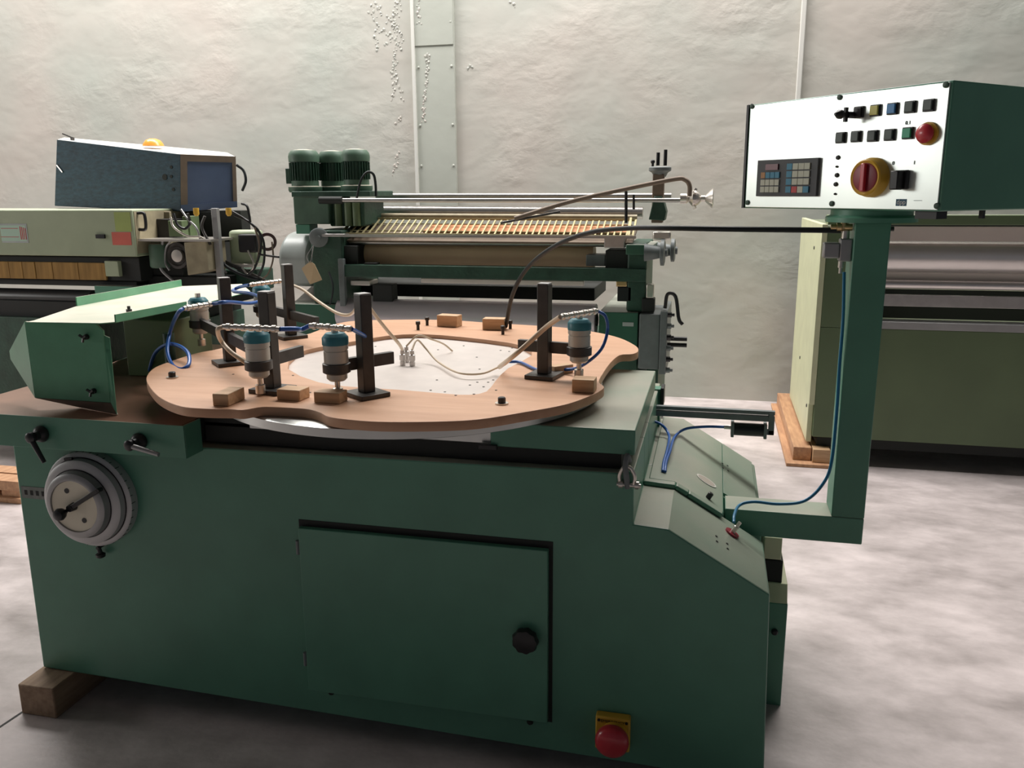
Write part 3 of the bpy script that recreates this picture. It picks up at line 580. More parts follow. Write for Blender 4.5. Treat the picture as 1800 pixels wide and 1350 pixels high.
# wooden stop blocks
def block(P, h, label, zt=ZT):
    A = [at(x, y, Z=zt) for x, y in P]
    b = BM(); prism(b, [(p.x, p.y) for p in A], zt+.0003, zt+h, 'Z')
    obj('stop_block', b, WOODE, bevel=.002, label=label, cat='wood block', group='wooden stop blocks on the jig board')
def blk(x0, y0, x1, y1, d, h, label):
    a = at(x0, y0, Z=ZT); c = at(x1, y1, Z=ZT); u_ = (c-a).normalized(); v_ = Vector((-u_.y, u_.x, 0))*d
    b = BM(); prism(b, [(a.x, a.y), (c.x, c.y), (c.x+v_.x, c.y+v_.y), (a.x+v_.x, a.y+v_.y)], ZT+.0003, ZT+h, 'Z')
    obj('stop_block', b, WOODE, bevel=.002, label=label, cat='wood block', group='wooden stop blocks on the jig board')
blk(402, 715, 431, 701, .042, .031, 'small wooden stop block nearest the left front edge of the jig board')
blk(487, 703, 527, 706, .05, .028, 'small wooden stop block standing between the two front pneumatic clamps')
blk(552, 708, 597, 711, .045, .028, 'small wooden stop block under the plunger of the second front clamp')
blk(768, 574, 803, 576, .05, .045, 'small wooden stop block at the rear edge, left one behind the pins')
blk(848, 580, 886, 581, .05, .043, 'small wooden stop block at the rear edge beside the black hose end')
blk(1005, 690, 1044, 692, .05, .035, 'small wooden stop block on the right tip of the board, before the right clamp')
blk(945, 572, 955, 572, .03, .03, 'tiny wooden stop block half hidden behind the right clamp post')
blk(975, 660, 1008, 655, .03, .025, 'dark little stop block beside the foot of the right clamp post')

# ================================================================== CLAMPS
def clamp(base, cylp, end, label, fit, top=.262):
    bp_ = at(*base, Z=ZT); cp = at(*cylp, Z=ZT+.075); a = (cp-bp_); a.z = 0
    t = thing('pneumatic_clamp', label, 'clamp', (bp_.x, bp_.y, ZT), 'pneumatic clamps on the jig board')
    if end: e = at(*end, Z=ZT+.085); 
    else: e = bp_ + (bp_-cp)*.9
    d = Vector((cp.x-e.x, cp.y-e.y, 0)).normalized(); s = Vector((-d.y, d.x, 0))
    R = Matrix((d, s, Vector((0,0,1)))).transposed().to_4x4(); R.translation = (bp_.x, bp_.y, ZT)
    obj('base_plate', bx(BM(), -.042, .042, -.046, .046, .0005, .012), DSTEEL, t, bevel=.001, xf=R)
    obj('post', bx(BM(), -.0165, .0165, -.0165, .0165, .0122, top), DSTEEL, t, bevel=.002, xf=R)
    obj('post_end', bx(BM(), -.0155, .0155, -.0155, .0155, top+.0002, top+.003), ALUD, t, xf=R)
    b = BM(); bar(b, (e.x, e.y, ZT+.085), (cp.x-d.x*.02, cp.y-d.y*.02, ZT+.085), .016, .032); ar = obj('arm', b, DSTEEL, t, bevel=.001)
    # clamp collar grips the post
    c3 = Vector((cp.x, cp.y, 0))
    def L(z): return (c3.x, c3.y, ZT+z)
    obj('collar', lathe(BM(), L(.066), (0,0,1), [(.028, 0), (.035, .004), (.035, .026), (.031, .0275)], 32), DSTEEL, t)
    obj('barrel', lathe(BM(), L(.094), (0,0,1), [(.0305, 0), (.0305, .030), (.0290, .031), (.0290, .034), (.0315, .035), (.0315, .046)], 32), CYLB, t)
    obj('cap', lathe(BM(), L(.1402), (0,0,1), [(.033, 0), (.033, .018), (.030, .022), (.024, .029), (.010, .030)], 12), TEAL, t, smooth=True)
    obj('lower_neck', lathe(BM(), L(.048), (0,0,1), [(.020, 0), (.026, .006), (.026, .0178)], 24), CYLB, t)
    obj('plunger', lathe(BM(), L(.006), (0,0,1), [(.013, 0), (.013, .022), (.007, .024), (.007, .0418)], 16), SIL, t)
    b = BM(); f0 = at(*fit[0], Z=ZT+.192); f1 = at(*fit[1], Z=ZT+.192)
    f0.z = f1.z = ZT+.19; ln = (f1-f0).length; ax = (f1-f0).normalized()
    prof = []; k = 0; hh = 0
    while hh < ln-.001:
        r_ = (.0065, .009, .006, .008)[k % 4]; prof += [(r_, hh), (r_, min(hh+.010, ln))]; hh += .0105; k += 1
    lathe(b, f0, ax, prof, 14); obj('air_fitting', b, SIL, t)
    obj('fitting_stem', cyl(BM(), (c3.x, c3.y, ZT+.1705), (c3.x, c3.y, ZT+.184), .009, n=14), SIL, t)
    return t, c3, f0, f1
clA = clamp((405, 640), (352, 572), None, 'clamp at the left rear whose blue hose hangs in a loop over the board edge', ((322, 541), (372, 533)))
clB = clamp((512, 594), (462, 545), None, 'farthest clamp, its post in front of the rounded grey gear housing', ((438, 500), (495, 493)))
clC = clamp((480, 688), (455, 645), (530, 617), 'left one of the two clamps along the front edge, with cream hose beside it', ((392, 573), (492, 577)))
clD = clamp((645, 696), (592, 650), (690, 628), 'right one of the two clamps along the front edge, beside the metal plugs', ((545, 571), (618, 577)))
clE = clamp((957, 663), (1018, 620), (912, 606), 'clamp on the right half of the board, arm reaching right past its post', ((985, 556), (1050, 545)))

# metal plugs in the middle
for x_, y_, lb in ((708, 642, 'left'), (715, 636, 'middle'), (725, 643, 'right')):
    q = at(x_, y_, Z=ZB+.0095); b = BM()
    lathe(b, (q.x, q.y, ZB+.0095), (0,0,1), [(.0085, 0), (.0085, .012), (.0075, .013), (.0075, .016), (.0095, .017), (.0095, .034), (.007, .036), (.0065, .048), (.004, .05)], 14)
    obj('hose_plug', b, STEEL, label='knurled steel hose plug on the pale sheet, %s one of three' % lb, cat='hose plug', group='hose plugs on the centre sheet')

# ================================================================== HOSES
def hose(name, pts, r, m_, label, n=10):
    return obj(name, tube(BM(), pts, r, n), m_, label=label, cat='hose', group=None)
def py(x, y, Y): return at(x, y, Y=Y)
def pz(x, y, Z): return at(x, y, Z=Z)
hose('air_hose', [py(1478, 405, 2.365), py(1300, 403, 2.38), py(1180, 401, 2.42), py(1110, 401, 2.5), py(1040, 408, 2.6), py(980, 430, 2.72), py(930, 468, 2.85), py(902, 515, 2.94), pz(889, 574, ZT+.01)], .0075, RUB, 'thick black air hose arching from the panel post to the rear of the board')
hose('air_hose', [py(1484, 478, 2.352), py(1482, 560, 2.345), py(1476, 640, 2.335), py(1471, 720, 2.325), py(1462, 810, 2.3), py(1447, 850, 2.29), py(1415, 880, 2.28), py(1370, 886, 2.28), py(1325, 882, 2.28), py(1300, 888, 2.27), py(1291, 905, 2.2), py(1290, 918, 2.17)], .0042, THOSE, 'teal blue air hose running down the panel post and along its foot')
tie = at(1480, 590, Y=2.34)
he = pz(1165, 828, .7575); he2 = pz(1169, 829, .7575)
hose('air_hose', [py(1140, 738, 2.75), py(1162, 746, 2.74), py(1176, 765, 2.70), py(1173, 790, he.y+.14), py(1167, 812, he.y+.05), he], .0045, BHOSE, 'short blue hose rising from the shoulder and bending left under the table')
hose('air_hose', [(sx0-.030, 2.8, sz+.004), py(1240, 750, 2.79), py(1205, 754, 2.77), py(1186, 768, 2.72), py(1178, 792, he.y+.15), py(1171, 812, he.y+.05), he2], .0045, BHOSE, 'short blue hose from the small black cylinder to the shoulder')
fa0, fa1 = clA[2], clA[3]; fb0, fb1 = clB[2], clB[3]; fc0, fc1 = clC[2], clC[3]; fd0, fd1 = clD[2], clD[3]; fe0, fe1 = clE[2], clE[3]
hose('air_hose', [fa0, py(312, 552, fa0.y), py(300, 580, 2.36), py(294, 615, 2.3), py(302, 640, 2.24), py(318, 649, 2.18), py(332, 640, 2.2), py(330, 620, 2.26), py(312, 607, 2.32), py(292, 606, 2.38), py(272, 622, 2.42), py(262, 655, 2.45), py(258, 680, 2.5)], .006, BHOSE, 'bright blue hose hanging in a loop over the left end of the jig board')
hose('air_hose', [fa1, py(400, 531, fa1.y), py(440, 533, 2.55), py(461, 526, 2.65), py(440, 516, 2.75), py(410, 512, 2.8), py(420, 505, 2.82), fb0], .006, BHOSE, 'blue hose looped between the two rear left clamps')
hose('air_hose', [fc1, py(520, 578, fc1.y+.03), (fd0+fc1)/2 + Vector((0, .03, -.01)), fd0], .006, BHOSE, 'short blue hose joining the fittings of the two front clamps')
hose('air_hose', [fd1, py(640, 590, fd1.y+.08), py(650, 600, fd1.y+.14)], .005, BHOSE, 'stub of blue hose behind the second front clamp post')
hose('air_hose', [fc0, py(383, 580, fc0.y), py(388, 598, 1.93), py(405, 618, 1.92), py(430, 636, 1.92), pz(452, 655, ZT+.04)], .006, WHOSE, 'thick cream hose curling down beside the left front clamp')
hose('air_hose', [fb1, py(530, 508, 2.75), py(560, 530, 2.62), py(590, 549, 2.5), py(610, 554, 2.4), py(622, 548, 2.3), py(628, 535, 2.2)], .005, WHOSE, 'cream hose sagging between the far clamp and the second front clamp post')
q = at(708, 642, Z=ZB+.01)
hose('air_hose', [py(640, 525, 2.1), py(655, 548, 2.15), py(680, 580, 2.22), py(700, 603, 2.28), (q.x, q.y, ZB+.060)], .005, WHOSE, 'straight cream hose slanting down to the steel plugs')
q = at(725, 643, Z=ZB+.01)
hose('air_hose', [(q.x, q.y, ZB+.060), pz(733, 598, ZT+.06), pz(748, 612, ZT+.03), pz(770, 636, ZT+.0), pz(805, 655, ZT+.0), pz(845, 657, ZT+.0), pz(875, 646, ZT+.005)], .0032, WHOSE, 'thin cream hose curving over the pale sheet to the right clamp')
q = at(715, 636, Z=ZB+.01)
hose('air_hose', [(q.x, q.y, ZB+.060), pz(735, 590, ZT+.07), pz(760, 597, ZT+.05), pz(780, 605, ZT+.02), pz(795, 617, ZB+.013)], .003, WHOSE, 'thin cream hose stub lying behind the steel plugs')
hose('air_hose', [fe0, py(960, 575, 2.2), py(930, 602, 2.2), py(900, 628, 2.2), pz(878, 645, ZT+.01)], .007, WHOSE, 'thick cream hose slanting down left of the right clamp')
hose('air_hose', [fe1, py(1064, 556, fe1.y), py(1068, 580, 2.3), py(1058, 612, 2.28), py(1035, 635, 2.28), pz(1010, 648, ZT+.02), pz(975, 650, ZT+.008), pz(945, 650, ZT+.006), pz(915, 637, ZT+.006), pz(895, 636, ZT+.006)], .0045, BHOSE, 'blue hose looping down behind the right clamp onto the board')

# ================================================================== ROLLER MACHINE (centre, behind)
YC = 4.3
RM = thing('roller_spreader', 'green roller coating machine by the back wall with three vertical motors and long rods', 'machine', (at(850, 500, Y=YC).x, 4.7, 0))
def rp(name, bm, m, parent=None, **k): return obj(name, bm, m, parent or RM, **k)
def rbox(name, x0, y0, x1, y1, Yf, dep, m_, parent=None, bevel=.004):
    a = at(x0, (y0+y1)/2, Y=Yf); c = at(x1, (y0+y1)/2, Y=Yf); t = at((x0+x1)/2, y0, Y=Yf).z; u_ = at((x0+x1)/2, y1, Y=Yf).z
    return rp(name, bx(BM(), a.x, c.x, Yf, Yf+dep, u_, t), m_, parent, bevel=bevel)
def rcyl(name, x0, x1, ym, rpx, Yc, m_, parent=None, n=32, r=None):
    a = at(x0, ym, Y=Yc); c = at(x1, ym, Y=Yc); zz = (a.z+c.z)/2; r = r or rpx*Yc/1440
    return rp(name, cyl(BM(), (a.x, Yc, zz), (c.x, Yc, zz), r, n=n), m_, parent)
# base
xl = at(500, 540, Y=YC).x; xr_ = at(1122, 548, Y=YC).x; zt_ = at(1090, 549, Y=YC).z
zt2 = zt_
rp('base_frame', bx(BM(), xl, xr_, YC+.001, 5.25, .06, zt_-.22), GREEND, bevel=.004)
rp('right_pedestal', bx(BM(), at(1052, 600, Y=YC).x, xr_, YC, 5.2, zt_-.2195, zt_), GREENP, bevel=.004)
rp('left_pedestal', bx(BM(), xl, at(597, 560, Y=YC).x, YC, 5.2, zt_-.2195, zt_), GREENP, bevel=.004)
pq = at(1104, 570, Y=YC); rp('rating_plate', bx(BM(), pq.x-.028, pq.x+.028, YC-.003, YC-.0003, pq.z-.010, pq.z+.010), LGREY)
for k in range(4): rp('machine_foot', lathe(BM(), ((xl+.1, xr_-.1)[k % 2], (4.4, 5.1)[k//2], 0), (0,0,1), [(.06, 0), (.06, .02), (.02, .03), (.02, .06)], 16), GREEND)
# gearbox on right
a = at(1124, 552, Y=YC-.02); c = at(1158, 650, Y=YC-.02)
gb = rp('gearbox', bx(BM(), a.x, c.x, YC-.02, YC+.35, c.z, a.z), GREY, bevel=.006, label='grey gearbox with bolted flange')
rp('gearbox_flange', bx(BM(), c.x+.0005, c.x+.035, YC-.04, YC+.37, c.z-.02, a.z+.02), GREY, gb, bevel=.004)
for k in range(6):
    zz = c.z + (a.z-c.z)*(k/5); rp('flange_bolt', lathe(BM(), (c.x+.0355, YC-.02, zz), (1,0,0), [(.014, 0), (.014, .02), (.008, .021), (.008, .034)], 8), BLACK if k % 2 else GREY, gb)
q = at(1182, 602, Y=YC)
for dz_ in (-.016, .016): rp('shaft_key', cyl(BM(), (c.x+.035, YC+.05, q.z-.005+dz_), (at(1207, 602, Y=YC).x, YC+.05, q.z-.005+dz_), .011, n=12), BLACK, gb)
b = BM(); tube(b, [(c.x+.02, YC, a.z+.03), (c.x+.03, YC, a.z+.10), (c.x+.07, YC, a.z+.09), (c.x+.09, YC, a.z-.02), (c.x+.11, YC, a.z-.05)], .009, 8); rp('gearbox_pipe', b, BLACK, gb)
rbox('valve_block', 1128, 525, 1150, 549, YC, .08, DARK); rbox('valve_cap', 1136, 500, 1149, 524, YC, .05, SIL)
rp('support_leg', bx(BM(), c.x-.07, c.x-.01, YC+.1, 5.1, .0, c.z-.021), GREEND)
# big lower roller
rcyl('lower_roller', 600, 1048, 556, 28, YC+.06, ROLLP, n=48)
rp('lower_roller_shaft', cyl(BM(), (at(598, 556, Y=YC+.06).x, YC+.06, at(800, 556, Y=YC+.06).z), (at(1051, 556, Y=YC+.06).x, YC+.06, at(800, 556, Y=YC+.06).z), .03, n=16), DARK)
# dark doctor trough and bright bars
rbox('trough', 620, 502, 1045, 524, YC+.25, .5, DARK); rbox('bright_bar', 740, 491.5, 1026, 500, YC+.03, .03, mat('bright_pink_steel', (.75, .66, .6), .4, .2), bevel=.003)
rbox('bearing_block', 1085, 504, 1110, 530, YC+.02, .08, BLACK); rbox('bearing_cap', 1083, 494, 1102, 504, YC+.02, .06, BRASS)
rbox('bearing_block', 655, 500, 690, 540, YC+.02, .08, DARK); rbox('bearing_cap', 616, 493, 650, 502, YC+.02, .12, SIL)
# cross beam
rbox('cross_beam', 598, 469, 1136, 491, YC, .08, GREEND, bevel=.003)
# upper beige roller and its guard rail
rcyl('coating_roller', 625, 1045, 448, 22, YC+.2, ROLLB, n=48)
rcyl('guard_rail', 612, 1062, 427, 5, YC+.12, STEEL)
rbox('rail_block', 1030, 448, 1064, 468, YC+.06, .12, GREY); rbox('rail_block', 640, 462, 662, 476, YC+.02, .05, DARK)
# left end casting
rbox('left_end_frame', 548, 405, 604, 535, YC+.02, .5, GREEND, bevel=.01); rbox('left_bearing', 600, 432, 628, 480, YC+.04, .2, DARK)
rbox('left_post', 596, 455, 606, 560, YC-.01, .03, GREY)
rbox('right_end_frame', 1102, 428, 1136, 548, YC+.02, .45, GREEND, bevel=.01); rbox('right_bearing', 1064, 440, 1104, 478, YC+.04, .2, DARK)
rbox('right_cap', 1100, 430, 1150, 448, YC, .3, GREENP); rbox('bracket_block', 1062, 418, 1098, 436, YC+.02, .1, STEEL)
# grey index disc
q = at(556, 418, Y=YC-.02); rp('index_disc', lathe(BM(), (q.x, YC+.02, q.z), Vector((.25,-1,0)), [(.052, 0), (.052, .03), (.046, .035), (.012, .036), (.012, .05)], 32), GREY)
# rounded belt housing
a = at(488, 455, Y=YC+.1); c = at(541, 455, Y=YC+.1)
b = BM(); n = 24; zt3 = at(515, 410, Y=YC+.1).z; zb3 = at(515, 505, Y=YC+.1).z; prof2 = []
for k in range(n+1):
    a_ = PI*k/n; prof2.append((YC+.30 - .20*math.cos(a_), zt3-.16+.16*math.sin(a_)))
prof2 += [(YC+.46, zb3), (YC+.14, zb3)]
prism(b, prof2, a.x, c.x, 'X'); rp('belt_housing', b, LGREY, bevel=.02, label='rounded grey belt housing')
# gear column and three motors
rbox('gear_column', 516, 346, 578, 394, YC+.1, .3, GREENM, bevel=.006); rbox('gear_column', 578.5, 350, 640, 398, YC+.14, .3, GREEND, bevel=.01); rbox('column_neck', 520, 394, 545, 411, YC+.12, .1, GREEN)
for x0 in (594, 612, 626): 
    a = at(x0, 375, Y=YC+.13); rp('column_rib', cyl(BM(), (a.x, YC+.135, at(x0, 397, Y=YC+.13).z), (a.x, YC+.135, at(x0, 356, Y=YC+.13).z), .022, n=16), OLIVE)
for x_, yt, yb, Ym, rr in ((533, 262, 327, YC+.22, 27), (583, 264, 327, YC+.34, 24), (624, 261, 325, YC+.22, 25)):
    q = at(x_, yt, Y=Ym); r_ = rr*Ym/1440; zt4 = q.z; zb4 = at(x_, yb, Y=Ym).z; h_ = zt4-zb4
    m0 = rp('motor', lathe(BM(), (q.x, Ym, zb4+h_*.14), (0,0,1), [(r_*.86, 0), (r_*.86, h_*.5)], 32), GREEND)
    rp('fan_cover', lathe(BM(), (q.x, Ym, zb4+h_*.645), (0,0,1), [(r_, 0), (r_*1.02, h_*.15), (r_*.96, h_*.24), (r_*.8, h_*.32), (r_*.3, h_*.345)], 32), GREENM, m0)
    b = BM()
    for k in range(28):
        a_ = 2*PI*k/28; p0 = Vector((q.x+r_*.92*math.cos(a_), Ym+r_*.92*math.sin(a_), zb4+h_*.15)); bar(b, p0, p0 + Vector((0,0,h_*.48)), .0035, r_*.14, up=(math.cos(a_), math.sin(a_), 0))
    rp('cooling_fins', b, GREEND, m0, smooth=False)
    rp('motor_flange', lathe(BM(), (q.x, Ym, zb4-.035), (0,0,1), [(r_*1.05, 0), (r_*1.12, .01), (r_*1.12, .03), (r_*.9, .035), (r_*.9, .035+h_*.138)], 32), GREENM, m0)
rbox('terminal_box', 502, 296, 512, 323, YC+.2, .08, GREEND, bevel=.003)
rbox('motor_bracket', 512, 336, 650, 346, YC+.1, .35, GREEND)
b = BM(); tube(b, [py(627, 348, YC+.1), py(634, 318, YC+.1), py(645, 303, YC+.12), py(656, 306, YC+.14), py(660, 322, YC+.15), py(661, 345, YC+.15)], .007, 8); rp('motor_cable', b, RUB)
# long rods
def rod(name, x0, y0, x1, y1, Y_, r, m_): return rp(name, cyl(BM(), at(x0, y0, Y=Y_), at(x1, y1, Y=Y_), r, n=16), m_)
rod('adjusting_rod', 565, 352, 1215, 352, YC+.05, .011, STEEL); rod('adjusting_rod_sleeve', 562, 352, 602, 352, YC+.05, .020, DARK)
rod('rear_rod', 662, 345, 1180, 345, YC+.6, .018, STEEL); rod('rear_bar', 672, 371, 1130, 374, YC+.6, .034, STEEL); rod('tie_rod', 660, 379, 1120, 382, YC+.4, .014, TAN)
rod('cross_lever', 880, 392, 985, 372, YC-.05, .006, DSTEEL)
b = BM(); tube(b, [py(905, 384, YC-.06), py(1000, 355, YC-.06), py(1100, 332, YC-.06), py(1185, 315, YC-.06), py(1204, 316, YC-.06), py(1212, 326, YC-.06), py(1212, 345, YC-.06)], .011, 12); rp('bent_lever', b, BROWNF)
rod('vertical_pin', 1100.5, 336, 1100.5, 392, YC, .008, BLACK); rod('vertical_pin', 1114, 342, 1114, 368, YC+.02, .006, BLACK)
# hand crank at the right
q = at(1222, 349, Y=YC+.05); a = at(1196, 349, Y=YC+.05)
hw = rp('rod_handwheel', lathe(BM(), (a.x, YC+.05, a.z), (1,0,0), [(.025, 0), (.025, .03), (.015, .04), (.03, .05), (.04, .06), (.032, .085), (.015, .10), (.015, .12), (.04, .145), (.048, .155), (.03, .16)], 20), SIL)
b = BM()
for k in range(6):
    a_ = k*PI/3+.3; p0 = Vector((q.x-.02, YC+.05, q.z)); bar(b, p0, p0 + Vector((.02, .05*math.cos(a_), .05*math.sin(a_))), .014, .014)
rp('wheel_spokes', b, SIL, hw)
# right column with dial and pins
cxx = at(1157, 340, Y=YC+.1); 
rbox('right_column', 1146, 306, 1166, 392, YC+.1, .07, BROWNF, bevel=.004)
b = BM(); A = [py(1150, 345, YC+.08), py(1164, 345, YC+.08), py(1171, 372, YC+.08), py(1168, 388, YC+.08), py(1140, 386, YC+.08)]; hull(b, A, [p + Vector((0, .15, 0)) for p in A]); rp('column_casting', b, GREEND, bevel=.004)
q = at(1160, 300, Y=YC+.13); rp('column_dial', lathe(BM(), (q.x, YC+.135, q.z-.03), (0,0,1), [(.03, 0), (.04, .02), (.056, .03), (.056, .045), (.05, .05)], 28), GREY)
rbox('dial_spindle', 1153, 302, 1167, 316, YC+.13, .03, GREY)
for x_, y_ in ((1157, 268), (1170, 263)): a = at(x_, y_, Y=YC+.13); rp('adjusting_pin', cyl(BM(), (a.x, YC+.135, at(x_, 291, Y=YC+.13).z), (a.x, YC+.135, a.z), .009, n=12), BLACK)
q = at(1147, 284, Y=YC+.1); b = BM(); bmesh.ops.create_uvsphere(b, u_segments=14, v_segments=8, radius=.011, matrix=Matrix.Translation((q.x, YC+.12, q.z))); cyl(b, (q.x, YC+.12, q.z-.03), (q.x, YC+.12, q.z-.005), .006, n=8); rp('ball_knob', b, BLACK)
# handwheels on the right
for x_, y_, Y_, rr in ((1165, 444, YC, .065), (1183, 440, YC+.25, .06)):
    q = at(x_, y_, Y=Y_)
    w_ = rp('side_handwheel', lathe(BM(), (q.x-.012, Y_, q.z), (1,0,0), [(rr*.7, 0), (rr, .003), (rr, .02), (rr*.75, .024), (rr*.5, .016), (.02, .016), (.02, .035)], 32), GREY)
    rp('wheel_hub', cyl(BM(), (q.x-.09, Y_, q.z), (q.x-.0125, Y_, q.z), .045, .028, 20), GREY, w_)
q = at(1168, 415, Y=YC); b = BM(); bx(b, q.x-.06, q.x+.03, YC+.02, YC+.08, q.z-.02, q.z+.02); rp('pivot_block', b, SIL, bevel=.008)
# safety grid, inclined, with orange tray behind
def gp(x, y): 
    t = (y-383)/(414-383); return at(x, y, Y=YC+.35-.3*t)
b = BM(); bar(b, gp(622, 384), gp(1118, 387), .012, .012); bar(b, gp(600, 411), gp(1112, 416), .014, .014)
bar(b, gp(600, 411), gp(622, 384), .012, .01); bar(b, gp(1112, 416), gp(1118, 387), .01, .01); bar(b, gp(1105, 416), gp(1109, 384), .012, .012)
gr = rp('safety_grid', b, WIRE)
b = BM(); n = 46
for k in range(1, n):
    t = k/n; p0 = gp(604+(1112-604)*t, 410+5*t); p1 = gp(624+(1118-624)*t, 386+3*t); bar(b, p0, p1, .008, .007)
bar(b, gp(606, 405), gp(1112, 410), .006, .006); bar(b, gp(614, 393), gp(1112, 396), .006, .006)
rp('grid_wires', b, WIRE, gr, smooth=False)['kind'] = 'stuff'
A = [gp(760, 391), gp(1106, 392), gp(1104, 406), gp(740, 404)]; b = BM(); off = Vector((0, .025, -.008)); hull(b, [p+off for p in A], [p+off+Vector((0, .01, -.01)) for p in A]); rp('glue_tray', b, ORNG)
A = [gp(612, 388), gp(1120, 392), gp(1110, 420), gp(590, 416)]; b = BM(); off = Vector((0, .05, -.022)); hull(b, [p+off for p in A], [p+off+Vector((0, .01, -.01)) for p in A]); rp('tray_floor', b, BROWNF)
rbox('front_lip', 545, 411, 606, 416, YC-.01, .06, STEEL)
b = BM(); bar(b, py(604, 414, YC-.01), py(1118, 417, YC-.01), .02, .014); rp('front_rail', b, STEEL)
b = BM(); A = [py(515, 533, YC+.1), py(560, 492, YC+.5), py(600, 495, YC+.5), py(604, 533, YC+.1)]; hull(b, A, [p + Vector((0, 0, -.01)) for p in A]); rp('feed_plate', b, STEEL)
# hanging tag
t0 = py(546, 436, YC-.06); tg = thing('paper_tag', 'beige paper tag hanging from the left end of the roller machine', 'tag', (t0.x, YC-.06, t0.z-.3))
b = BM(); A = [py(530, 472, YC-.08), py(545, 459, YC-.08), py(553, 465, YC-.08), py(566, 492, YC-.07), py(545, 500, YC-.08)]; hull(b, A, [p + Vector((0, .003, 0)) for p in A]); obj('card', b, PAPER, tg, smooth=False)
b = BM(); tube(b, [py(551, 432, YC-.04), py(540, 450, YC-.07), py(543, 462, YC-.082)], .003, 6); tube(b, [py(551, 432, YC-.04), py(548, 450, YC-.07), py(546, 462, YC-.082)], .003, 6); obj('string', b, STEEL, tg)
b = BM(); tube(b, [py(578, 478, YC-.05), py(585, 500, YC-.07), py(584, 520, YC-.07), py(580, 535, YC-.05)], .005, 8); rp('loose_cable', b, RUB)

# ================================================================== LEFT MACHINE
YL = 4.2
LM = thing('sanding_machine', 'pale green machine at the left edge with ochre felt strip, dark roller and tangled cables', 'machine', (-3.6, 4.6, 0))
def lp(name, bm, m, parent=None, **k): return obj(name, bm, m, parent or LM, **k)
def lbox(name, x0, y0, x1, y1, Yf, dep, m_, parent=None, bevel=.003, xmin=None):
    a = at(x0, (y0+y1)/2, Y=Yf); c = at(x1, (y0+y1)/2, Y=Yf); t = at((x0+x1)/2, y0, Y=Yf).z; u_ = at((x0+x1)/2, y1, Y=Yf).z
    return lp(name, bx(BM(), a.x if xmin is None else xmin, c.x, Yf, Yf+dep, u_, t), m_, parent, bevel=bevel)
cov = lbox('cover', 0, 369, 236, 450, YL, .55, PALE, xmin=-4.9, bevel=.006)
c = at(236, 410, Y=YL)
lp('cover_side', bx(BM(), c.x+.0005, c.x+.004, YL+.01, YL+.54, at(236, 446, Y=YL).z, at(236, 372, Y=YL).z), TAN, cov, label='tan coloured end plate')
b = BM(); hx = c.x+.02; z0_ = at(240, 404, Y=YL).z; z1_ = at(240, 375, Y=YL).z
tube(b, [(c.x+.002, YL+.04, z1_), (c.x+.04, YL+.04, z1_), (c.x+.05, YL+.04, z1_-.02), (c.x+.05, YL+.04, z0_+.02), (c.x+.04, YL+.04, z0_), (c.x+.002, YL+.04, z0_)], .009, 10); lp('cover_handle', b, BLACK, cov)
def lplate(name, x0, y0, x1, y1, m_, d=.0015, par=None):
    a = at(x0, y0, Y=YL); c_ = at(x1, y1, Y=YL); return lp(name, bx(BM(), a.x, c_.x, YL-d, YL-.0003-(d > .0016)*.0012, c_.z, a.z), m_, par or cov, smooth=False)
lplate('sticker', 200, 373, 232, 407, STK_Y)['label'] = 'yellow-green sticker'; lplate('sticker', 196, 408, 232, 431, STK_R)['label'] = 'red sticker'
np_ = lplate('name_plate', 0, 393, 51, 427, LGREY); lplate('plate_field', 0, 396, 48, 424, PLW, .002)
for k in range(4): lplate('plate_stripe', 36+k*3, 398+k, 37.6+k*3, 421, RED, .0026)
for yy, xx in ((401, 32), (416, 34)): lplate('plate_line', 2, yy, xx, yy+1, RED, .0026)
lplate('latch', 170, 412, 186, 419, BLACK, .012)
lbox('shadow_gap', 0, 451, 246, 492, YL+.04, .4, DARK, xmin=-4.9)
fs = lbox('felt_strip', 0, 461, 184, 490, YL+.02, .05, BRUSH, xmin=-4.9, label=None)if False else None
xa = at(184, 475, Y=YL+.02).x; z0_ = at(90, 491, Y=YL+.02).z; z1_ = at(90, 461, Y=YL+.02).z; xs = xa
while xs > -4.85:
    w_ = random.uniform(.08, .2); lp('felt_strip', bx(BM(), xs-w_+.003, xs, YL+.02+random.uniform(0, .006), YL+.06, z0_, z1_), BRUSH, bevel=.003); xs -= w_
lbox('strip_end', 184.5, 459, 208, 486, YL+.01, .1, PALE)
lbox('roller_frame', 0, 492, 240, 502, YL+.06, .5, DARK, xmin=-4.9)
zr = at(80, 520, Y=YL+.12).z; lp('feed_roller', cyl(BM(), (-4.9, YL+.12, zr-.01), (at(166, 520, Y=YL+.12).x, YL+.12, zr-.01), .052, n=40), ROLLD)
lbox('bed', 0, 532, 330, 562, YL+.05, .57, DARK, xmin=-4.9); lbox('bed_end', 167, 503, 235, 530, YL, .3, GREEN); lbox('lower_body', 0, 562, 340, 770, YL+.02, .60, GREEND, xmin=-4.9)
for k, xx in enumerate((-4.7, -2.9)):
    for yy in (YL+.12, YL+.5): lp('machine_leg', bx(BM(), xx-.05, xx+.05, yy-.05, yy+.05, 0, at(170, 770, Y=YL+.02).z-.001), GREEND)
